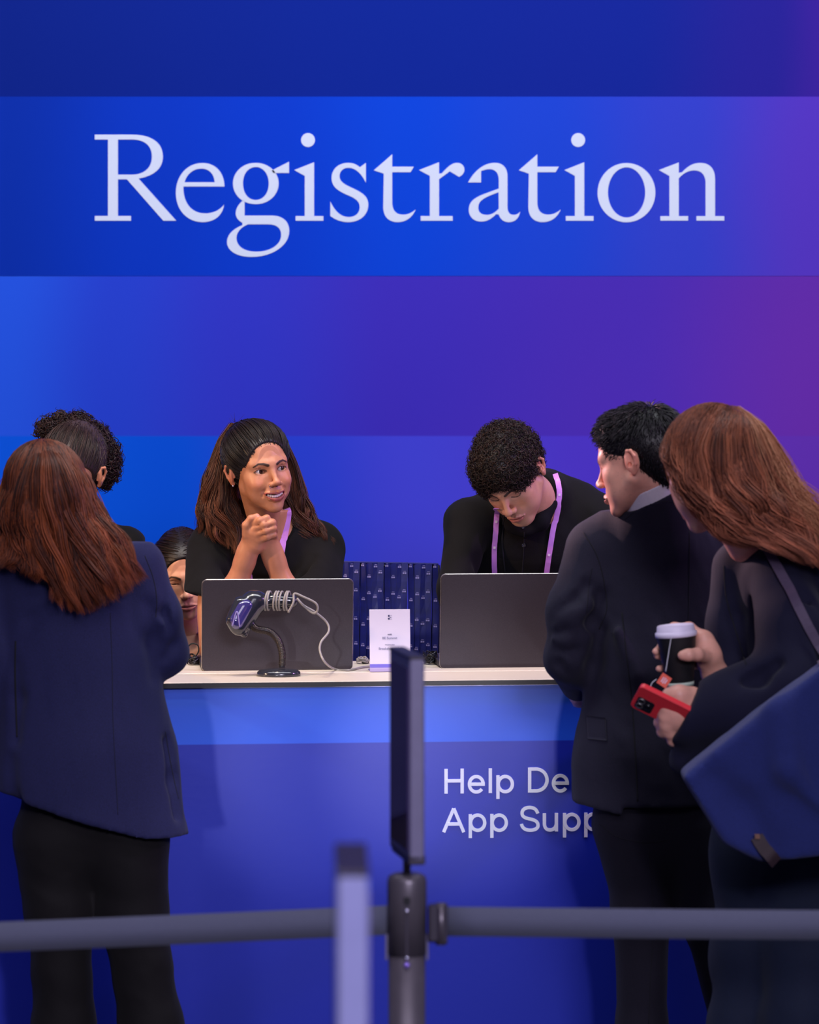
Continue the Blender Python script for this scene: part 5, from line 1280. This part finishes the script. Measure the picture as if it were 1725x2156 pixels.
# shirt collar
v = Vol(c_(1300, 1110, -.10), c_(1480, 975, .22), .0025)
nA, nB = c_(1378, 1040, .03), c_(1392, 1085, .06)
v.cone(c_(1366, 985, .00), c_(1392, 1085, .03), .0750, .0755, k=0); upn = (nA - nB)/np.linalg.norm(nA - nB)
v.cut(c_(1392, 1012, .0), np.array([-.42, -.05, .90])); v.cut(c_(1392, 1054, .0), np.array([.42, .05, -.90]))
V_, F_ = v.mesh(); mk('shirt_collar', relax(V_, F_, 1), F_, white_shirt, Cc)
# jacket
v = Vol(c_(1105, 1775, -.30), c_(1600, 1000, .62), .0055)
v.chain([c_(1262, 1142, .12), c_(1330, 1098, .10), c_(1395, 1084, .08), c_(1460, 1098, .10), c_(1522, 1140, .12)], [.055, .058, .062, .058, .055], k=0)
v.cone(c_(1372, 1005, .005), c_(1392, 1110, .06), .0865, .093, k=.02)
v.chain([c_(1388, 1190, .09), c_(1390, 1400, .08), c_(1378, 1600, .06), c_(1370, 1770, .05)], [.158, .160, .172, .186], k=.05, sq=(YX, .62))
v.chain([c_(1252, 1165, .10), c_(1208, 1290, .06), c_(1196, 1385, .06)], [.066, .056, .052], k=.035)
v.chain([c_(1196, 1385, .06), c_(1216, 1440, .22)], [.052, .040], k=.03)
v.chain([c_(1530, 1165, .12), c_(1560, 1300, .16), c_(1560, 1400, .26)], [.062, .055, .05], k=.03)
v.cone(c_(1560, 1400, .26), c_(1480, 1440, .5), .05, .04, k=.03)
# collar opening, hem, vent
v.cut(c_(1392, 1043, 0), (-.42, -.02, .90), c_(1290, 1082, -.3), c_(1500, 940, .5))
v.cut(c_(1275, 1706, 0), (-.20, 0, -1), c_(1100, 1800, -.35), c_(1340, 1640, .5)); v.cut(c_(1400, 1692, 0), (.03, 0, -1), c_(1336, 1800, -.35), c_(1600, 1640, .5))
fr = -.055
v.chain([c_(1331, 1470, fr+.01), c_(1337, 1560, fr-.005), c_(1342, 1720, fr-.01)], [.003, .005, .007], k=.006, mode='s')
for pts, r0, k0 in (([(1262, 1255), (1240, 1300), (1180, 1330)], .010, .03), ([(1235, 1230), (1215, 1262), (1175, 1285)], .007, .025), ([(1232, 1330), (1205, 1362), (1160, 1372)], .008, .022),
                    ([(1268, 1330), (1252, 1400), (1240, 1470)], .010, .03), ([(1190, 1420), (1175, 1400), (1150, 1395)], .006, .02)):
    v.chain([c_(x, y, .02 if x > 1225 else .005) for x, y in pts], [r0*.6, r0, r0*.4], k=k0, mode='s')
for pts in ([(1236, 1275), (1205, 1308), (1170, 1318)], [(1225, 1345), (1195, 1350), (1165, 1345)], [(1300, 1330), (1340, 1420), (1335, 1500)]):
    v.chain([c_(x, y, .018 if x < 1290 else -.018) for x, y in pts], [.008, .013, .006], k=.03)
V_, F_ = v.mesh(); jC = mk('suit_jacket', cloth(V_, F_, .0030, (11, 11, 8), 17), F_, suit_wool, Cc)
bvC = bvh_arr(body_arr(jC))
seam_crease(bvC, [(1452, 1118), (1452, 1200), (1450, 1300), (1447, 1420), (1440, 1470)], jC, seam_crease_m, .0010, name='seam_crease', default=7.45)
seam_crease(bvC, [(1228, 1120), (1255, 1165), (1270, 1215), (1278, 1280), (1262, 1325)], jC, seam_crease_m, .0014, default=7.45)
seam_crease(bvC, [(1247, 1195), (1240, 1240), (1236, 1290)], jC, seam_crease_m, .0008, default=7.45)
seam_crease(bvC, [(1316, 1094), (1350, 1068), (1390, 1056), (1432, 1058)], jC, seam_crease_m, .0009, default=7.45)
seam_crease(bvC, [(1310, 1290), (1322, 1400), (1331, 1480), (1339, 1600), (1343, 1688)], jC, seam_crease_m, .0018, default=7.45)
# pocket flap on the left side
def patch(bv, quad, off, m, parent, name, n=8, default=7.5, th=.0015):
    q = [np.array(a, float) for a in quad]; vs = []; fs = []
    for layer in (off, off - th):
        for i in range(n+1):
            for k in range(n+1):
                u, w_ = i/n, k/n; p = q[0]*(1-u)*(1-w_) + q[1]*u*(1-w_) + q[2]*u*w_ + q[3]*(1-u)*w_
                vs.append(hit(bv, p[0], p[1], layer, default)[0])
    N2 = (n+1)**2
    for i in range(n):
        for k in range(n):
            a = i*(n+1)+k; f = (a, a+n+1, a+n+2, a+1); fs.append(f); fs.append(tuple(x + N2 for x in f[::-1]))
    ring = [i*(n+1) for i in range(n+1)] + [n*(n+1)+k for k in range(1, n+1)] + [i*(n+1)+n for i in range(n-1, -1, -1)] + [k for k in range(n-1, 0, -1)]
    for i in range(len(ring)):
        a, b = ring[i], ring[(i+1) % len(ring)]; fs.append((a, b, b + N2, a + N2))
    return mk(name, vs, fs, m, parent)
patch(bvC, [(1236, 1507), (1277, 1512), (1279, 1560), (1239, 1556)], .003, suit_wool, jC, 'pocket_flap', default=7.45)
# cuff button
ib = icoball(tuple(c_(1207, 1463, .20)), .005, 8).build('cuff_button', blk_gloss, jC)
legs(Cc, [[(c_(1335, 1740, .06), .094), (c_(1350, 1915, .06), .064), (c_(1352, 2160, .10), .055), (c_(1352, 2440, .10), .058)],
          [(c_(1470, 1740, .06), .094), (c_(1500, 1930, .04), .066), (c_(1556, 2160, .08), .060), (c_(1565, 2440, .08), .060)]], trouser_suit, seed=5, amp=.0035, toe=(0, .14, 0), name='suit_trousers', h=.007,
     extra=lambda v: v.cone(c_(1390, 1640, .07), c_(1395, 1700, .06), .15, .14, k=.04, sq=(YX, .66)))

bvT = bvh_arr(body_arr([o_ for o_ in Cc.children if o_.name.startswith('suit_trousers')][0]))
seam_crease(bvT, [(1366, 1790), (1374, 1880), (1374, 1980), (1370, 2060), (1366, 2156)], Cc, seam_crease_m, .0010, name='crease', default=7.5)  # dark strips stand in for shade in the trouser creases
seam_crease(bvT, [(1500, 1800), (1512, 1900), (1520, 1990)], Cc, seam_crease_m, .0010, name='crease', default=7.5)
seam_crease(bvT, [(1262, 1735), (1300, 1762), (1360, 1774), (1410, 1768)], Cc, seam_crease_m, .0012, name='crease', default=7.5)

# ================= woman at the left with long auburn hair, seen from behind
E = person('woman in a navy blazer and black trousers with long auburn hair, seen from behind', 170, 7.5)
dE = 7.4
e_ = lambda px, py, dd=0.0: P(px, py, dE + dd)
ME = hmat(e_(98, 1054, .03), yaw=168, pitch=22, roll=3, s=1.0)
SE = np.array(srgb(214, 160, 134)[:3])
v = Vol(e_(180, 1440, .20), e_(360, 1330, .95), .0035); v.chain([e_(318, 1388, .30), e_(300, 1384, .62)], [.026, .024], k=0); v.cone(e_(300, 1384, .62), e_(290, 1386, .72), .03, .028, k=.015, sq=((0, 0, 1), .6))
for k in range(4): v.chain([e_(282+k*9, 1386, .72), e_(280+k*9, 1388, .78), e_(280+k*9, 1393, .80)], [.0095, .009, .007], k=.006)
v.chain([e_(312, 1385, .66), e_(325, 1387, .72)], [.011, .008], k=.01)
Vh, Fh = v.mesh()
ha = Vol(e_(80, 1430, -.05), e_(390, 1120, .5), .006); ha.chain([e_(120, 1180, .05), e_(200, 1200, .07), e_(284, 1200, .08), e_(324, 1300, .06), e_(342, 1370, .09), e_(318, 1388, .34)], [.05, .05, .042, .035, .032, .026], k=.02); Va, Fa = ha.mesh()
add_head(E, ME, extra=[(relax(Vh, Fh, 1), Fh, SE), (Va, Fa, SE)], h=.0022, neck_to=e_(120, 1180, .03), neck_r=.052, skin=SE, lip=srgb(180, 100, 96)[:3], brow=(.05, .03, .02))
v = Vol(e_(-130, 1810, -.32), e_(440, 1110, .66), .0058)
v.chain([e_(-20, 1215, .08), e_(60, 1178, .06), e_(140, 1162, .05), e_(216, 1166, .06), e_(284, 1196, .08)], [.055, .060, .066, .060, .052], k=0)
v.chain([e_(145, 1270, .06), e_(160, 1430, .05), e_(180, 1600, .04), e_(192, 1800, .03)], [.175, .172, .192, .222], k=.05, sq=(YX, .62))
v.chain([e_(284, 1196, .07), e_(324, 1300, .06), e_(344, 1372, .09)], [.064, .055, .050], k=.035)
v.chain([e_(344, 1372, .09), e_(318, 1388, .36)], [.050, .040], k=.03)
v.chain([e_(-22, 1230, .07), e_(-42, 1380, .02), e_(-30, 1480, .06)], [.064, .058, .055], k=.03); v.cone(e_(-30, 1480, .06), e_(10, 1430, .40), .055, .04, k=.03)
v.cut(e_(200, 1726, 0), (-.30, 0, -1)); 
for pts, r0, k0, dd in (([(318, 1275), (326, 1350), (330, 1425)], .012, .03, .0), ([(30, 1400), (36, 1470), (34, 1560)], .011, .025, -.045), ([(35, 1340), (60, 1310), (95, 1290)], .007, .03, -.05),
                        ([(355, 1225), (345, 1290), (362, 1340)], .006, .02, .02), ([(385, 1345), (365, 1360), (350, 1385)], .006, .02, .03), ([(20, 1600), (26, 1680), (24, 1780)], .008, .03, -.05), ([(345, 1560), (360, 1640), (368, 1720)], .006, .03, .0)):
    v.chain([e_(x, y, dd) for x, y in pts], [r0*.5, r0, r0*.5], k=k0, mode='s')
V_, F_ = v.mesh(); jE = mk('blazer', cloth(V_, F_, .0028, (9, 9, 7), 27), F_, navy_wool, E)
bvE = bvh_arr(body_arr(jE))
seam_crease(bvE, [(232, 1290), (236, 1400), (238, 1520), (245, 1650), (248, 1715)], jE, seam_crease_m, .0008, default=7.3)
seam_crease(bvE, [(33, 1350), (32, 1420), (34, 1500), (36, 1552)], jE, seam_crease_m, .0022, default=7.3)  # dark strip for the shade in the crease between arm and back
seam_crease(bvE, [(305, 1170), (322, 1215), (330, 1260), (328, 1300)], jE, seam_crease_m, .0012, default=7.3)
seam_crease(bvE, [(348, 1540), (362, 1620), (376, 1682)], jE, seam_crease_m, .0010, default=7.3)
legs(E, [[(e_(112, 1770, .04), .092), (e_(127, 1930, .04), .071), (e_(135, 2160, .05), .068), (e_(135, 2440, .05), .072)],
         [(e_(270, 1740, .04), .096), (e_(279, 1930, .04), .072), (e_(318, 2160, .05), .069), (e_(322, 2440, .05), .074)]], trouser_black, seed=9, amp=.006, toe=(0, .13, 0), h=.007,
     extra=lambda v: v.cone(e_(185, 1640, .04), e_(190, 1700, .04), .16, .15, k=.04, sq=(YX, .66)))
cap = Vol([-.11, -.13, -.14], [.11, .15, .16], .003); g = .004; cap.ell((0, .018, .034), (.0725+g, .092+g, .078+g), k=0); cap.ell((0, .045, -.04), (.060, .058, .068), k=.03); cap.ell((0, -.030, .036), (.060+g, .053+g, .060+g), k=.03)
cap.ell((0, -.125, -.03), (.060, .085, .085), k=.006, mode='s')
Vc, Fc = cap.mesh(); aub = mat('auburn_hair_base', srgb(46, 18, 14), 0.45, spec=.4, nscale=200, namt=.4, bump=.5, bscale=250)
hairE = mk('hair', X4(ME, relax(Vc, Fc, 2)), Fc, aub, E)
re_ = np.random.default_rng(61)
# guides fan out from the crown around the back of the head and fall over the back
GE = [[(88, 936, .03), (40, 965, .06), (8, 1020, .06), (-8, 1080, .04), (-14, 1130, .02), (-30, 1170, -.03), (-45, 1205, -.02)],
      [(86, 936, .01), (52, 962, -.02), (24, 1015, -.04), (12, 1080, -.05), (8, 1130, -.06), (5, 1165, -.08), (-5, 1190, -.08)],
      [(86, 937, .0), (66, 965, -.06), (48, 1020, -.09), (44, 1085, -.09), (55, 1140, -.09), (75, 1190, -.10), (80, 1222, -.10)],
      [(88, 937, .0), (84, 968, -.08), (78, 1020, -.11), (82, 1090, -.11), (98, 1160, -.11), (125, 1235, -.115), (140, 1290, -.11)],
      [(92, 937, .0), (104, 965, -.08), (112, 1020, -.11), (122, 1090, -.11), (140, 1160, -.11), (168, 1235, -.115), (188, 1292, -.11)],
      [(96, 938, .0), (126, 966, -.06), (146, 1020, -.09), (160, 1085, -.09), (184, 1150, -.10), (220, 1215, -.11), (246, 1262, -.11)],
      [(100, 940, .01), (146, 972, -.02), (172, 1020, -.04), (188, 1075, -.05), (210, 1125, -.07), (245, 1180, -.09), (280, 1238, -.09)],
      [(104, 943, .03), (152, 975, .02), (184, 1015, .02), (204, 1062, .01), (226, 1105, -.01), (262, 1150, -.04), (306, 1218, -.04)]]
q, ci = sheet(gw(GE, e_), 7200, 22, re_, wave=.0105, wfreq=2.1, clump=120, cw=.0038, depth=.030, lenvar=.25, jit=.0008)
q = push_out(q, ME, re_, .005, .020)
strands('long_hair', q, .0010, hcol(re_, len(q), srgb(30, 12, 11)[:3], srgb(146, 76, 42)[:3], ci), hairE, tips=(1.5, 1.35, 1.25))

# ================= woman at the right with red hair, cup and phone
D = person('woman with long wavy red hair in a dark coat, holding a cup and a phone', 1640, 7.1)
dD = 7.0
d_ = lambda px, py, dd=0.0: P(px, py, dD + dd)
MD = hmat(d_(1492, 988, 0), yaw=-146, pitch=24, roll=-2, s=1.0)
SD = np.array(srgb(226, 170, 150)[:3])
# hands
v = Vol(d_(1345, 1620, -.30), d_(1560, 1290, .12), .0020)
pd_ = -.10
# phone hand: back of the hand towards the viewer
v.chain([d_(1500, 1478, pd_+.02), d_(1462, 1492, pd_), d_(1430, 1500, pd_-.012)], [.027, .031, .034], k=.02, sq=(YX, .75))
v.cone(d_(1425, 1488, pd_-.01), d_(1412, 1530, pd_), .030, .022, k=.02, sq=(YX, .8))
v.chain([d_(1455, 1466, pd_), d_(1430, 1462, pd_-.02), d_(1408, 1462, pd_-.01)], [.020, .017, .013], k=.015)
v.chain([d_(1412, 1545, pd_+.0), d_(1416, 1560, pd_+.01), d_(1424, 1568, pd_+.02)], [.012, .0095, .008], k=.01)
fingers(v, [([d_(1402, 1490, pd_-.02), d_(1388, 1500, pd_+.01), d_(1392, 1510, pd_+.03)], [.013, .0095, .008]),
            ([d_(1400, 1510, pd_-.015), d_(1388, 1522, pd_+.01), d_(1394, 1530, pd_+.03)], [.013, .0095, .008]),
            ([d_(1402, 1528, pd_-.01), d_(1394, 1542, pd_+.008), d_(1400, 1550, pd_+.03)], [.012, .009, .0075])], k=.010)
# cup hand behind the cup
v.chain([d_(1530, 1432, .06), d_(1505, 1418, .03), d_(1492, 1380, .01), d_(1484, 1350, .02)], [.026, .024, .024, .022], k=.02, sq=(YX, .8))
v.chain([d_(1494, 1384, .0), d_(1468, 1378, -.045), d_(1450, 1379, -.058), d_(1437, 1380, -.058)], [.015, .0125, .0115, .0098], k=.010)
v.chain([d_(1480, 1342, .02), d_(1452, 1322, .045), d_(1420, 1322, .055), d_(1400, 1330, .045)], [.014, .011, .0105, .009], k=.010)
v.chain([d_(1486, 1360, .03), d_(1440, 1350, .058), d_(1395, 1362, .035), d_(1381, 1372, .012)], [.014, .011, .0095, .0075], k=.008)
v.chain([d_(1490, 1380, .03), d_(1445, 1375, .056), d_(1402, 1384, .038), d_(1384, 1381, .02)], [.013, .011, .0090, .0070], k=.006)
v.chain([d_(1496, 1398, .03), d_(1450, 1400, .050), d_(1405, 1408, .033), d_(1388, 1408, .012)], [.012, .010, .0085, .0070], k=.008)
Vh, Fh = v.mesh(); Vh = relax(Vh, Fh, 1, .5); hc = SD*(1 + .05*wav(Vh, (80, 80, 80), 2))[:, None]*np.array([1, .95, .95])
ha = Vol(d_(1460, 1560, -.22), d_(1720, 1100, .26), .006); ha.chain([d_(1592, 1160, .08), d_(1625, 1200, .08), d_(1645, 1220, .02), d_(1672, 1330, -.08), d_(1664, 1440, -.12), d_(1560, 1485, -.12), d_(1490, 1482, -.08)], [.05, .05, .042, .036, .034, .030, .026], k=.02)
ha.chain([d_(1592, 1160, .08), d_(1560, 1200, .12), d_(1545, 1320, .10), d_(1548, 1420, .08), d_(1530, 1430, .06)], [.05, .04, .034, .032, .026], k=.02); Va, Fa = ha.mesh()
bodyD = add_head(D, MD, extra=[(Vh, Fh, hc), (Va, Fa, SD)], h=.0018, neck_to=d_(1592, 1160, .08), neck_r=.052, skin=SD, lip=srgb(190, 110, 104)[:3], brow=(.1, .05, .03), open_=.7, blush=.5)
# coat
v = Vol(d_(1385, 1800, -.42), d_(1900, 1090, .50), .0062)
v.chain([d_(1588, 1192, .12), d_(1625, 1160, .10), d_(1690, 1165, .08), d_(1770, 1215, .04)], [.058, .062, .064, .060], k=0)
v.chain([d_(1655, 1250, .10), d_(1665, 1420, .12), d_(1670, 1600, .14), d_(1675, 1760, .15)], [.128, .135, .155, .165], k=.05, sq=(YX, .8))
# near arm, elbow low, forearm towards the left
v.chain([d_(1640, 1215, .02), d_(1672, 1330, -.08), d_(1664, 1440, -.12)], [.068, .068, .072], k=.04)
v.chain([d_(1664, 1440, -.12), d_(1560, 1485, -.12), d_(1452, 1510, -.10)], [.074, .070, .060], k=.05)
v.cone(d_(1600, 1510, -.11), d_(1440, 1600, -.07), .045, .030, k=.04)
# far sleeve and coat front
v.chain([d_(1556, 1200, .12), d_(1545, 1320, .10), d_(1548, 1420, .08)], [.055, .050, .052], k=.04)
v.cone(d_(1548, 1420, .08), d_(1524, 1428, .07), .05, .038, k=.03)
v.cut(d_(1448, 1490, -.1), (-.86, 0, .42), d_(1380, 1640, -.45), d_(1482, 1420, -.0))
v.cone(d_(1480, 1478, -.09), d_(1420, 1502, -.10), .034, .040, k=.004, mode='s')
for pts, r0, k0, dd in (([(1535, 1215), (1552, 1300), (1574, 1400)], .010, .03, .04), ([(1690, 1250), (1705, 1340), (1700, 1420)], .010, .03, -.10), ([(1600, 1250), (1590, 1330), (1592, 1400)], .010, .03, -.0),
                        ([(1640, 1400), (1600, 1430), (1570, 1440)], .010, .03, -.17)):
    v.chain([d_(x, y, dd) for x, y in pts], [r0*.5, r0, r0*.5], k=k0, mode='s')
V_, F_ = v.mesh(); jD = mk('coat', cloth(V_, F_, .0032, (9, 9, 7), 37), F_, coat_m, D)
bvD = bvh_arr(body_arr(jD))
seam_crease(bvD, [(1524, 1190), (1530, 1260), (1550, 1330), (1572, 1400)], jD, seam_crease_m, .0016, default=6.9)
legs(D, [[(d_(1608, 1800, .14), .100), (d_(1578, 2000, .10), .078), (d_(1568, 2160, .08), .072), (d_(1560, 2470, .08), .068)],
         [(d_(1720, 1800, .14), .105), (d_(1700, 2000, .04), .095), (d_(1690, 2160, .0), .088), (d_(1690, 2470, .0), .075)]], teal_m, seed=13, amp=.006, toe=(-.03, .13, 0), h=.007,
     extra=lambda v: v.cone(d_(1660, 1700, .15), d_(1665, 1780, .14), .16, .165, k=.04, sq=(YX, .7)))
# hair
cap = Vol([-.11, -.13, -.14], [.11, .15, .16], .003); g = .004; cap.ell((0, .018, .036), (.0725+g, .092+g, .078+g), k=0); cap.ell((0, .045, -.04), (.060, .058, .068), k=.03); cap.ell((0, -.030, .040), (.060+g, .056+g, .060+g), k=.03)
cap.ell((0, -.130, -.05), (.072, .082, .095), k=.006, mode='s')
Vc, Fc = cap.mesh(); redb = mat('red_hair_base', srgb(84, 38, 22), 0.45, spec=.4, nscale=200, namt=.4, bump=.5, bscale=250)
hairD = mk('hair', X4(MD, relax(Vc, Fc, 2)), Fc, redb, D)
rd = np.random.default_rng(71)
GD = [[(1520, 862, .02), (1450, 885, .0), (1414, 925, -.01), (1412, 965, -.04), (1434, 1000, -.07), (1460, 1040, -.09), (1485, 1080, -.09), (1515, 1118, -.08)],
      [(1525, 860, .0), (1468, 888, -.04), (1434, 935, -.06), (1442, 985, -.09), (1466, 1030, -.10), (1496, 1075, -.10), (1520, 1120, -.09), (1572, 1152, -.09)],
      [(1530, 860, .0), (1490, 890, -.07), (1462, 945, -.10), (1466, 1000, -.11), (1486, 1050, -.12), (1520, 1095, -.12), (1566, 1130, -.11), (1620, 1140, -.11)],
      [(1538, 859, .0), (1515, 892, -.08), (1500, 950, -.12), (1510, 1010, -.13), (1535, 1060, -.13), (1575, 1105, -.13), (1630, 1140, -.12), (1690, 1180, -.12)],
      [(1545, 859, .0), (1545, 892, -.08), (1545, 950, -.12), (1560, 1010, -.13), (1588, 1060, -.13), (1632, 1105, -.12), (1690, 1150, -.11), (1745, 1200, -.11)],
      [(1552, 860, .0), (1578, 895, -.06), (1592, 950, -.09), (1608, 1005, -.10), (1636, 1050, -.10), (1678, 1095, -.09), (1725, 1140, -.08), (1770, 1190, -.08)],
      [(1558, 863, .02), (1600, 900, -.01), (1628, 950, -.03), (1648, 1000, -.04), (1676, 1045, -.05), (1712, 1085, -.05), (1750, 1130, -.04), (1785, 1175, -.04)]]
q, ci = sheet(gw(GD, d_), 7200, 24, rd, wave=.0135, wfreq=2.9, clump=110, cw=.0050, depth=.045, lenvar=.2, jit=.0012)
q = push_out(q, MD, rd, .005, .022)
strands('long_hair', q, .0010, hcol(rd, len(q), srgb(60, 27, 18)[:3], srgb(160, 92, 62)[:3], ci), hairD, tips=(2.4, 2.7, 3.2))
q, ci = sheet(gw([GD[5], GD[6], [(1562, 866, .04), (1612, 905, .0), (1642, 950, -.0), (1668, 995, -.0), (1700, 1035, .0), (1738, 1075, .0), (1775, 1110, .0), (1810, 1150, .0)]], d_), 400, 22, rd, wave=.012, wfreq=2.4, clump=60, cw=.010, depth=.03, lenvar=.3, jit=.001)
strands('flyaway_hair', q, .0006, hcol(rd, len(q), srgb(140, 80, 50)[:3], srgb(224, 160, 120)[:3], ci), hairD)

# ---- cup, tag, phone, bag
cupm = mat('black_paper_cup', srgb(24, 23, 28), .6, nscale=60, namt=.12); lidm = mat('white_plastic_lid', srgb(232, 222, 245), .35, nscale=30, namt=.03)
cA_, cB_ = d_(1433, 1444, -.0), d_(1424, 1336, -.0)
ax = cB_ - cA_; Lc = np.linalg.norm(ax); ax /= Lc; Rcup = np.array(Vector(ax).to_track_quat('Z', 'Y').to_matrix())
cup = root('paper_cup', tuple(cA_), 'black paper cup with white lid held by the red-haired woman', 'cup')
def lt(name, prof, m, par, n=40):
    mb = MB().lathe((0, 0, 0), prof, n); mb.v = [tuple(Rcup @ np.array(q)) for q in mb.v]; return mb.build(name, m, par, local=True)
lt('cup_wall', [(.0275, 0), (.0285, .001), (.0415, Lc-.002), (.0422, Lc), (.040, Lc)], cupm, cup)
lt('base_band', [(.0281, .0005), (.0287, .0005), (.0298, .0085), (.0292, .0085)], mat('pale_band', srgb(188, 205, 190), .5, nscale=30, namt=.04), cup)
lt('lid', [(.0425, -.004+Lc), (.0440, -.003+Lc), (.0440, .0055+Lc), (.0415, .0065+Lc), (.0405, .0085+Lc), (.0390, .019+Lc), (.0370, .0205+Lc), (.0355, .0165+Lc), (.001, .0165+Lc)], lidm, cup)
tg = root('tea_tag', tuple(d_(1399, 1434, -.06)), 'orange-red tea tag hanging on a white string from the cup', 'tag')
stm = mat('white_string', srgb(205, 205, 215), .8, nscale=90, namt=.05); tgm = mat('orange_red_tag', srgb(226, 84, 58), .55, nscale=30, namt=.04)
MB().tube(spline([d_(1414, 1340, -.046), d_(1409, 1370, -.046), d_(1402, 1414, -.052)], 20), .0010, 6).build('string', stm, tg)
MB().tube(spline([d_(1383, 1430, -.058), d_(1374, 1437, -.065), d_(1370, 1446, -.085)], 12), .0008, 6).build('string', stm, tg)
tc = d_(1399, 1433, -.056); U = np.array([.56, .1, .83]); U /= np.linalg.norm(U); W = np.array([.83, -.05, -.56]); W -= U*(U @ W); W /= np.linalg.norm(W)
mb = MB(); slab(mb, tc, U, W, .0125, .0115, .0005, .001); tgo = mb.build('card', tgm, tg, smooth=False)
nT = np.cross(U, W); nT = nT if nT[1] < 0 else -nT
for k, L in enumerate((.0052, .0062, .0048)):
    mb = MB(); 
    for j in range(6): slab(mb, tc + nT*.0009 + W*(k-1)*.0042 + U*((j-2.5)*L*.36), U, W, L*.13, .0011, .0002, .0003)
    mb.build('lettering', lidm, tgo, smooth=False, kind='stuff')
ph = root('phone', tuple(d_(1385, 1475, -.13)), 'phone in a red case held below the cup', 'phone')
redm = mat('red_phone_case', srgb(228, 52, 62), .45, nscale=40, namt=.04); lens_m = mat('camera_lens', srgb(12, 12, 16), .08, spec=.8, coat=.6, nscale=30, namt=.1)
U = np.array([.86, -.06, -.42]); U /= np.linalg.norm(U); W = np.array([-.20, -.60, .77]); W -= U*(U @ W); W /= np.linalg.norm(W); nP = np.cross(U, W); nP = nP if nP[1] < 0 else -nP
pc0 = d_(1351, 1442, -.145)                        # upper outer corner of the case
pc = pc0 + U*.072 - W*.034
mb = MB(); slab(mb, pc, U, W, .073, .0365, .010, .0125); case = mb.build('case', redm, ph, smooth=False)
mb = MB(); slab(mb, pc - nP*.0050, U, W, .069, .033, .008, .004); mb.build('screen', key_m, ph, smooth=False)
cc_ = pc - U*.047 - W*.012 + nP*.0064
mb = MB(); slab(mb, cc_, U, W, .019, .018, .006, .0012); isl = mb.build('camera_window', mat('dark_camera_window', srgb(24, 20, 26), .2, coat=.5, nscale=40, namt=.1), case, smooth=False)
for (a, b) in ((-.009, .008), (-.009, -.008), (.008, .0)):
    Rl = np.stack([U, np.cross(nP, U), nP], 1); mb = MB().lathe((0, 0, 0), [(.0078, 0), (.0078, .0022), (.0064, .0026), (.0062, .0014), (.0003, .0012)], 20)
    mb.v = [tuple(Rl @ np.array(q) + cc_ + U*a + W*b) for q in mb.v]; mb.build('lens', rim_alu if a < 0 else lens_m, case)
    mb = MB().lathe((0, 0, 0), [(.0058, .0014), (.0058, .0017), (.0003, .0018)], 20); mb.v = [tuple(Rl @ np.array(q) + cc_ + U*a + W*b) for q in mb.v]; mb.build('lens_glass', lens_m, case)
# tote bag
bg = root('tote_bag', tuple(d_(1650, 1640, -.24)), 'large navy fabric tote bag hanging from the right shoulder of the red-haired woman', 'bag')
bagm = mat('navy_bag_fabric', srgb(30, 40, 100), .85, spec=.25, nscale=350, namt=.2, bump=.4, bscale=800, sheen=.15)
v = Vol(d_(1400, 1880, -.42), d_(1990, 1330, -.02), .006); bd = -.265
v.box(d_(1690, 1600, bd), (.27, .055, .26), .03, k=0)
for p0_, n0 in (((1488, 1715), (-.85, 0, -.52)), ((1660, 1805), (.12, 0, -1)), ((1560, 1530), (-.62, 0, .78)), ((1560, 1790), (-.5, 0, -.9))): v.cut(d_(*p0_, bd), n0)
v.chain([d_(1500, 1640, bd-.06), d_(1560, 1700, bd-.065), d_(1620, 1790, bd-.06)], [.012, .016, .010], k=.05, mode='s')
v.chain([d_(1640, 1500, bd-.05), d_(1660, 1620, bd-.065), d_(1730, 1700, bd-.06)], [.012, .018, .010], k=.05)
V_, F_ = v.mesh(); V_ = relax(V_, F_, 14); bgo = mk('bag_body', cloth(V_, F_, .004, (8, 8, 8), 5), F_, bagm, bg)
bvG = bvh_arr(body_arr(bgo), body_arr(jD))
strap(bvG, [(1612, 1150), (1650, 1220), (1690, 1300), (1730, 1380), (1775, 1470)], .020, mat('grey_strap', srgb(74, 60, 84), .7, nscale=200, namt=.1), bg, 'shoulder_strap', off=.006, th=.003, default=6.78)
strap(bvG, [(1592, 1760), (1608, 1785), (1636, 1812)], .026, mat('brown_leather_tab', srgb(52, 38, 44), .5, nscale=60, namt=.15), bg, 'leather_tab', off=.005, th=.003, default=6.7)
strap(bvG, [(1586, 1760), (1598, 1759)], .010, mat('brass_stud', srgb(170, 130, 110), .3, metal=.8, nscale=60, namt=.1), bg, 'stud', off=.008, th=.002, n=4, default=6.7)
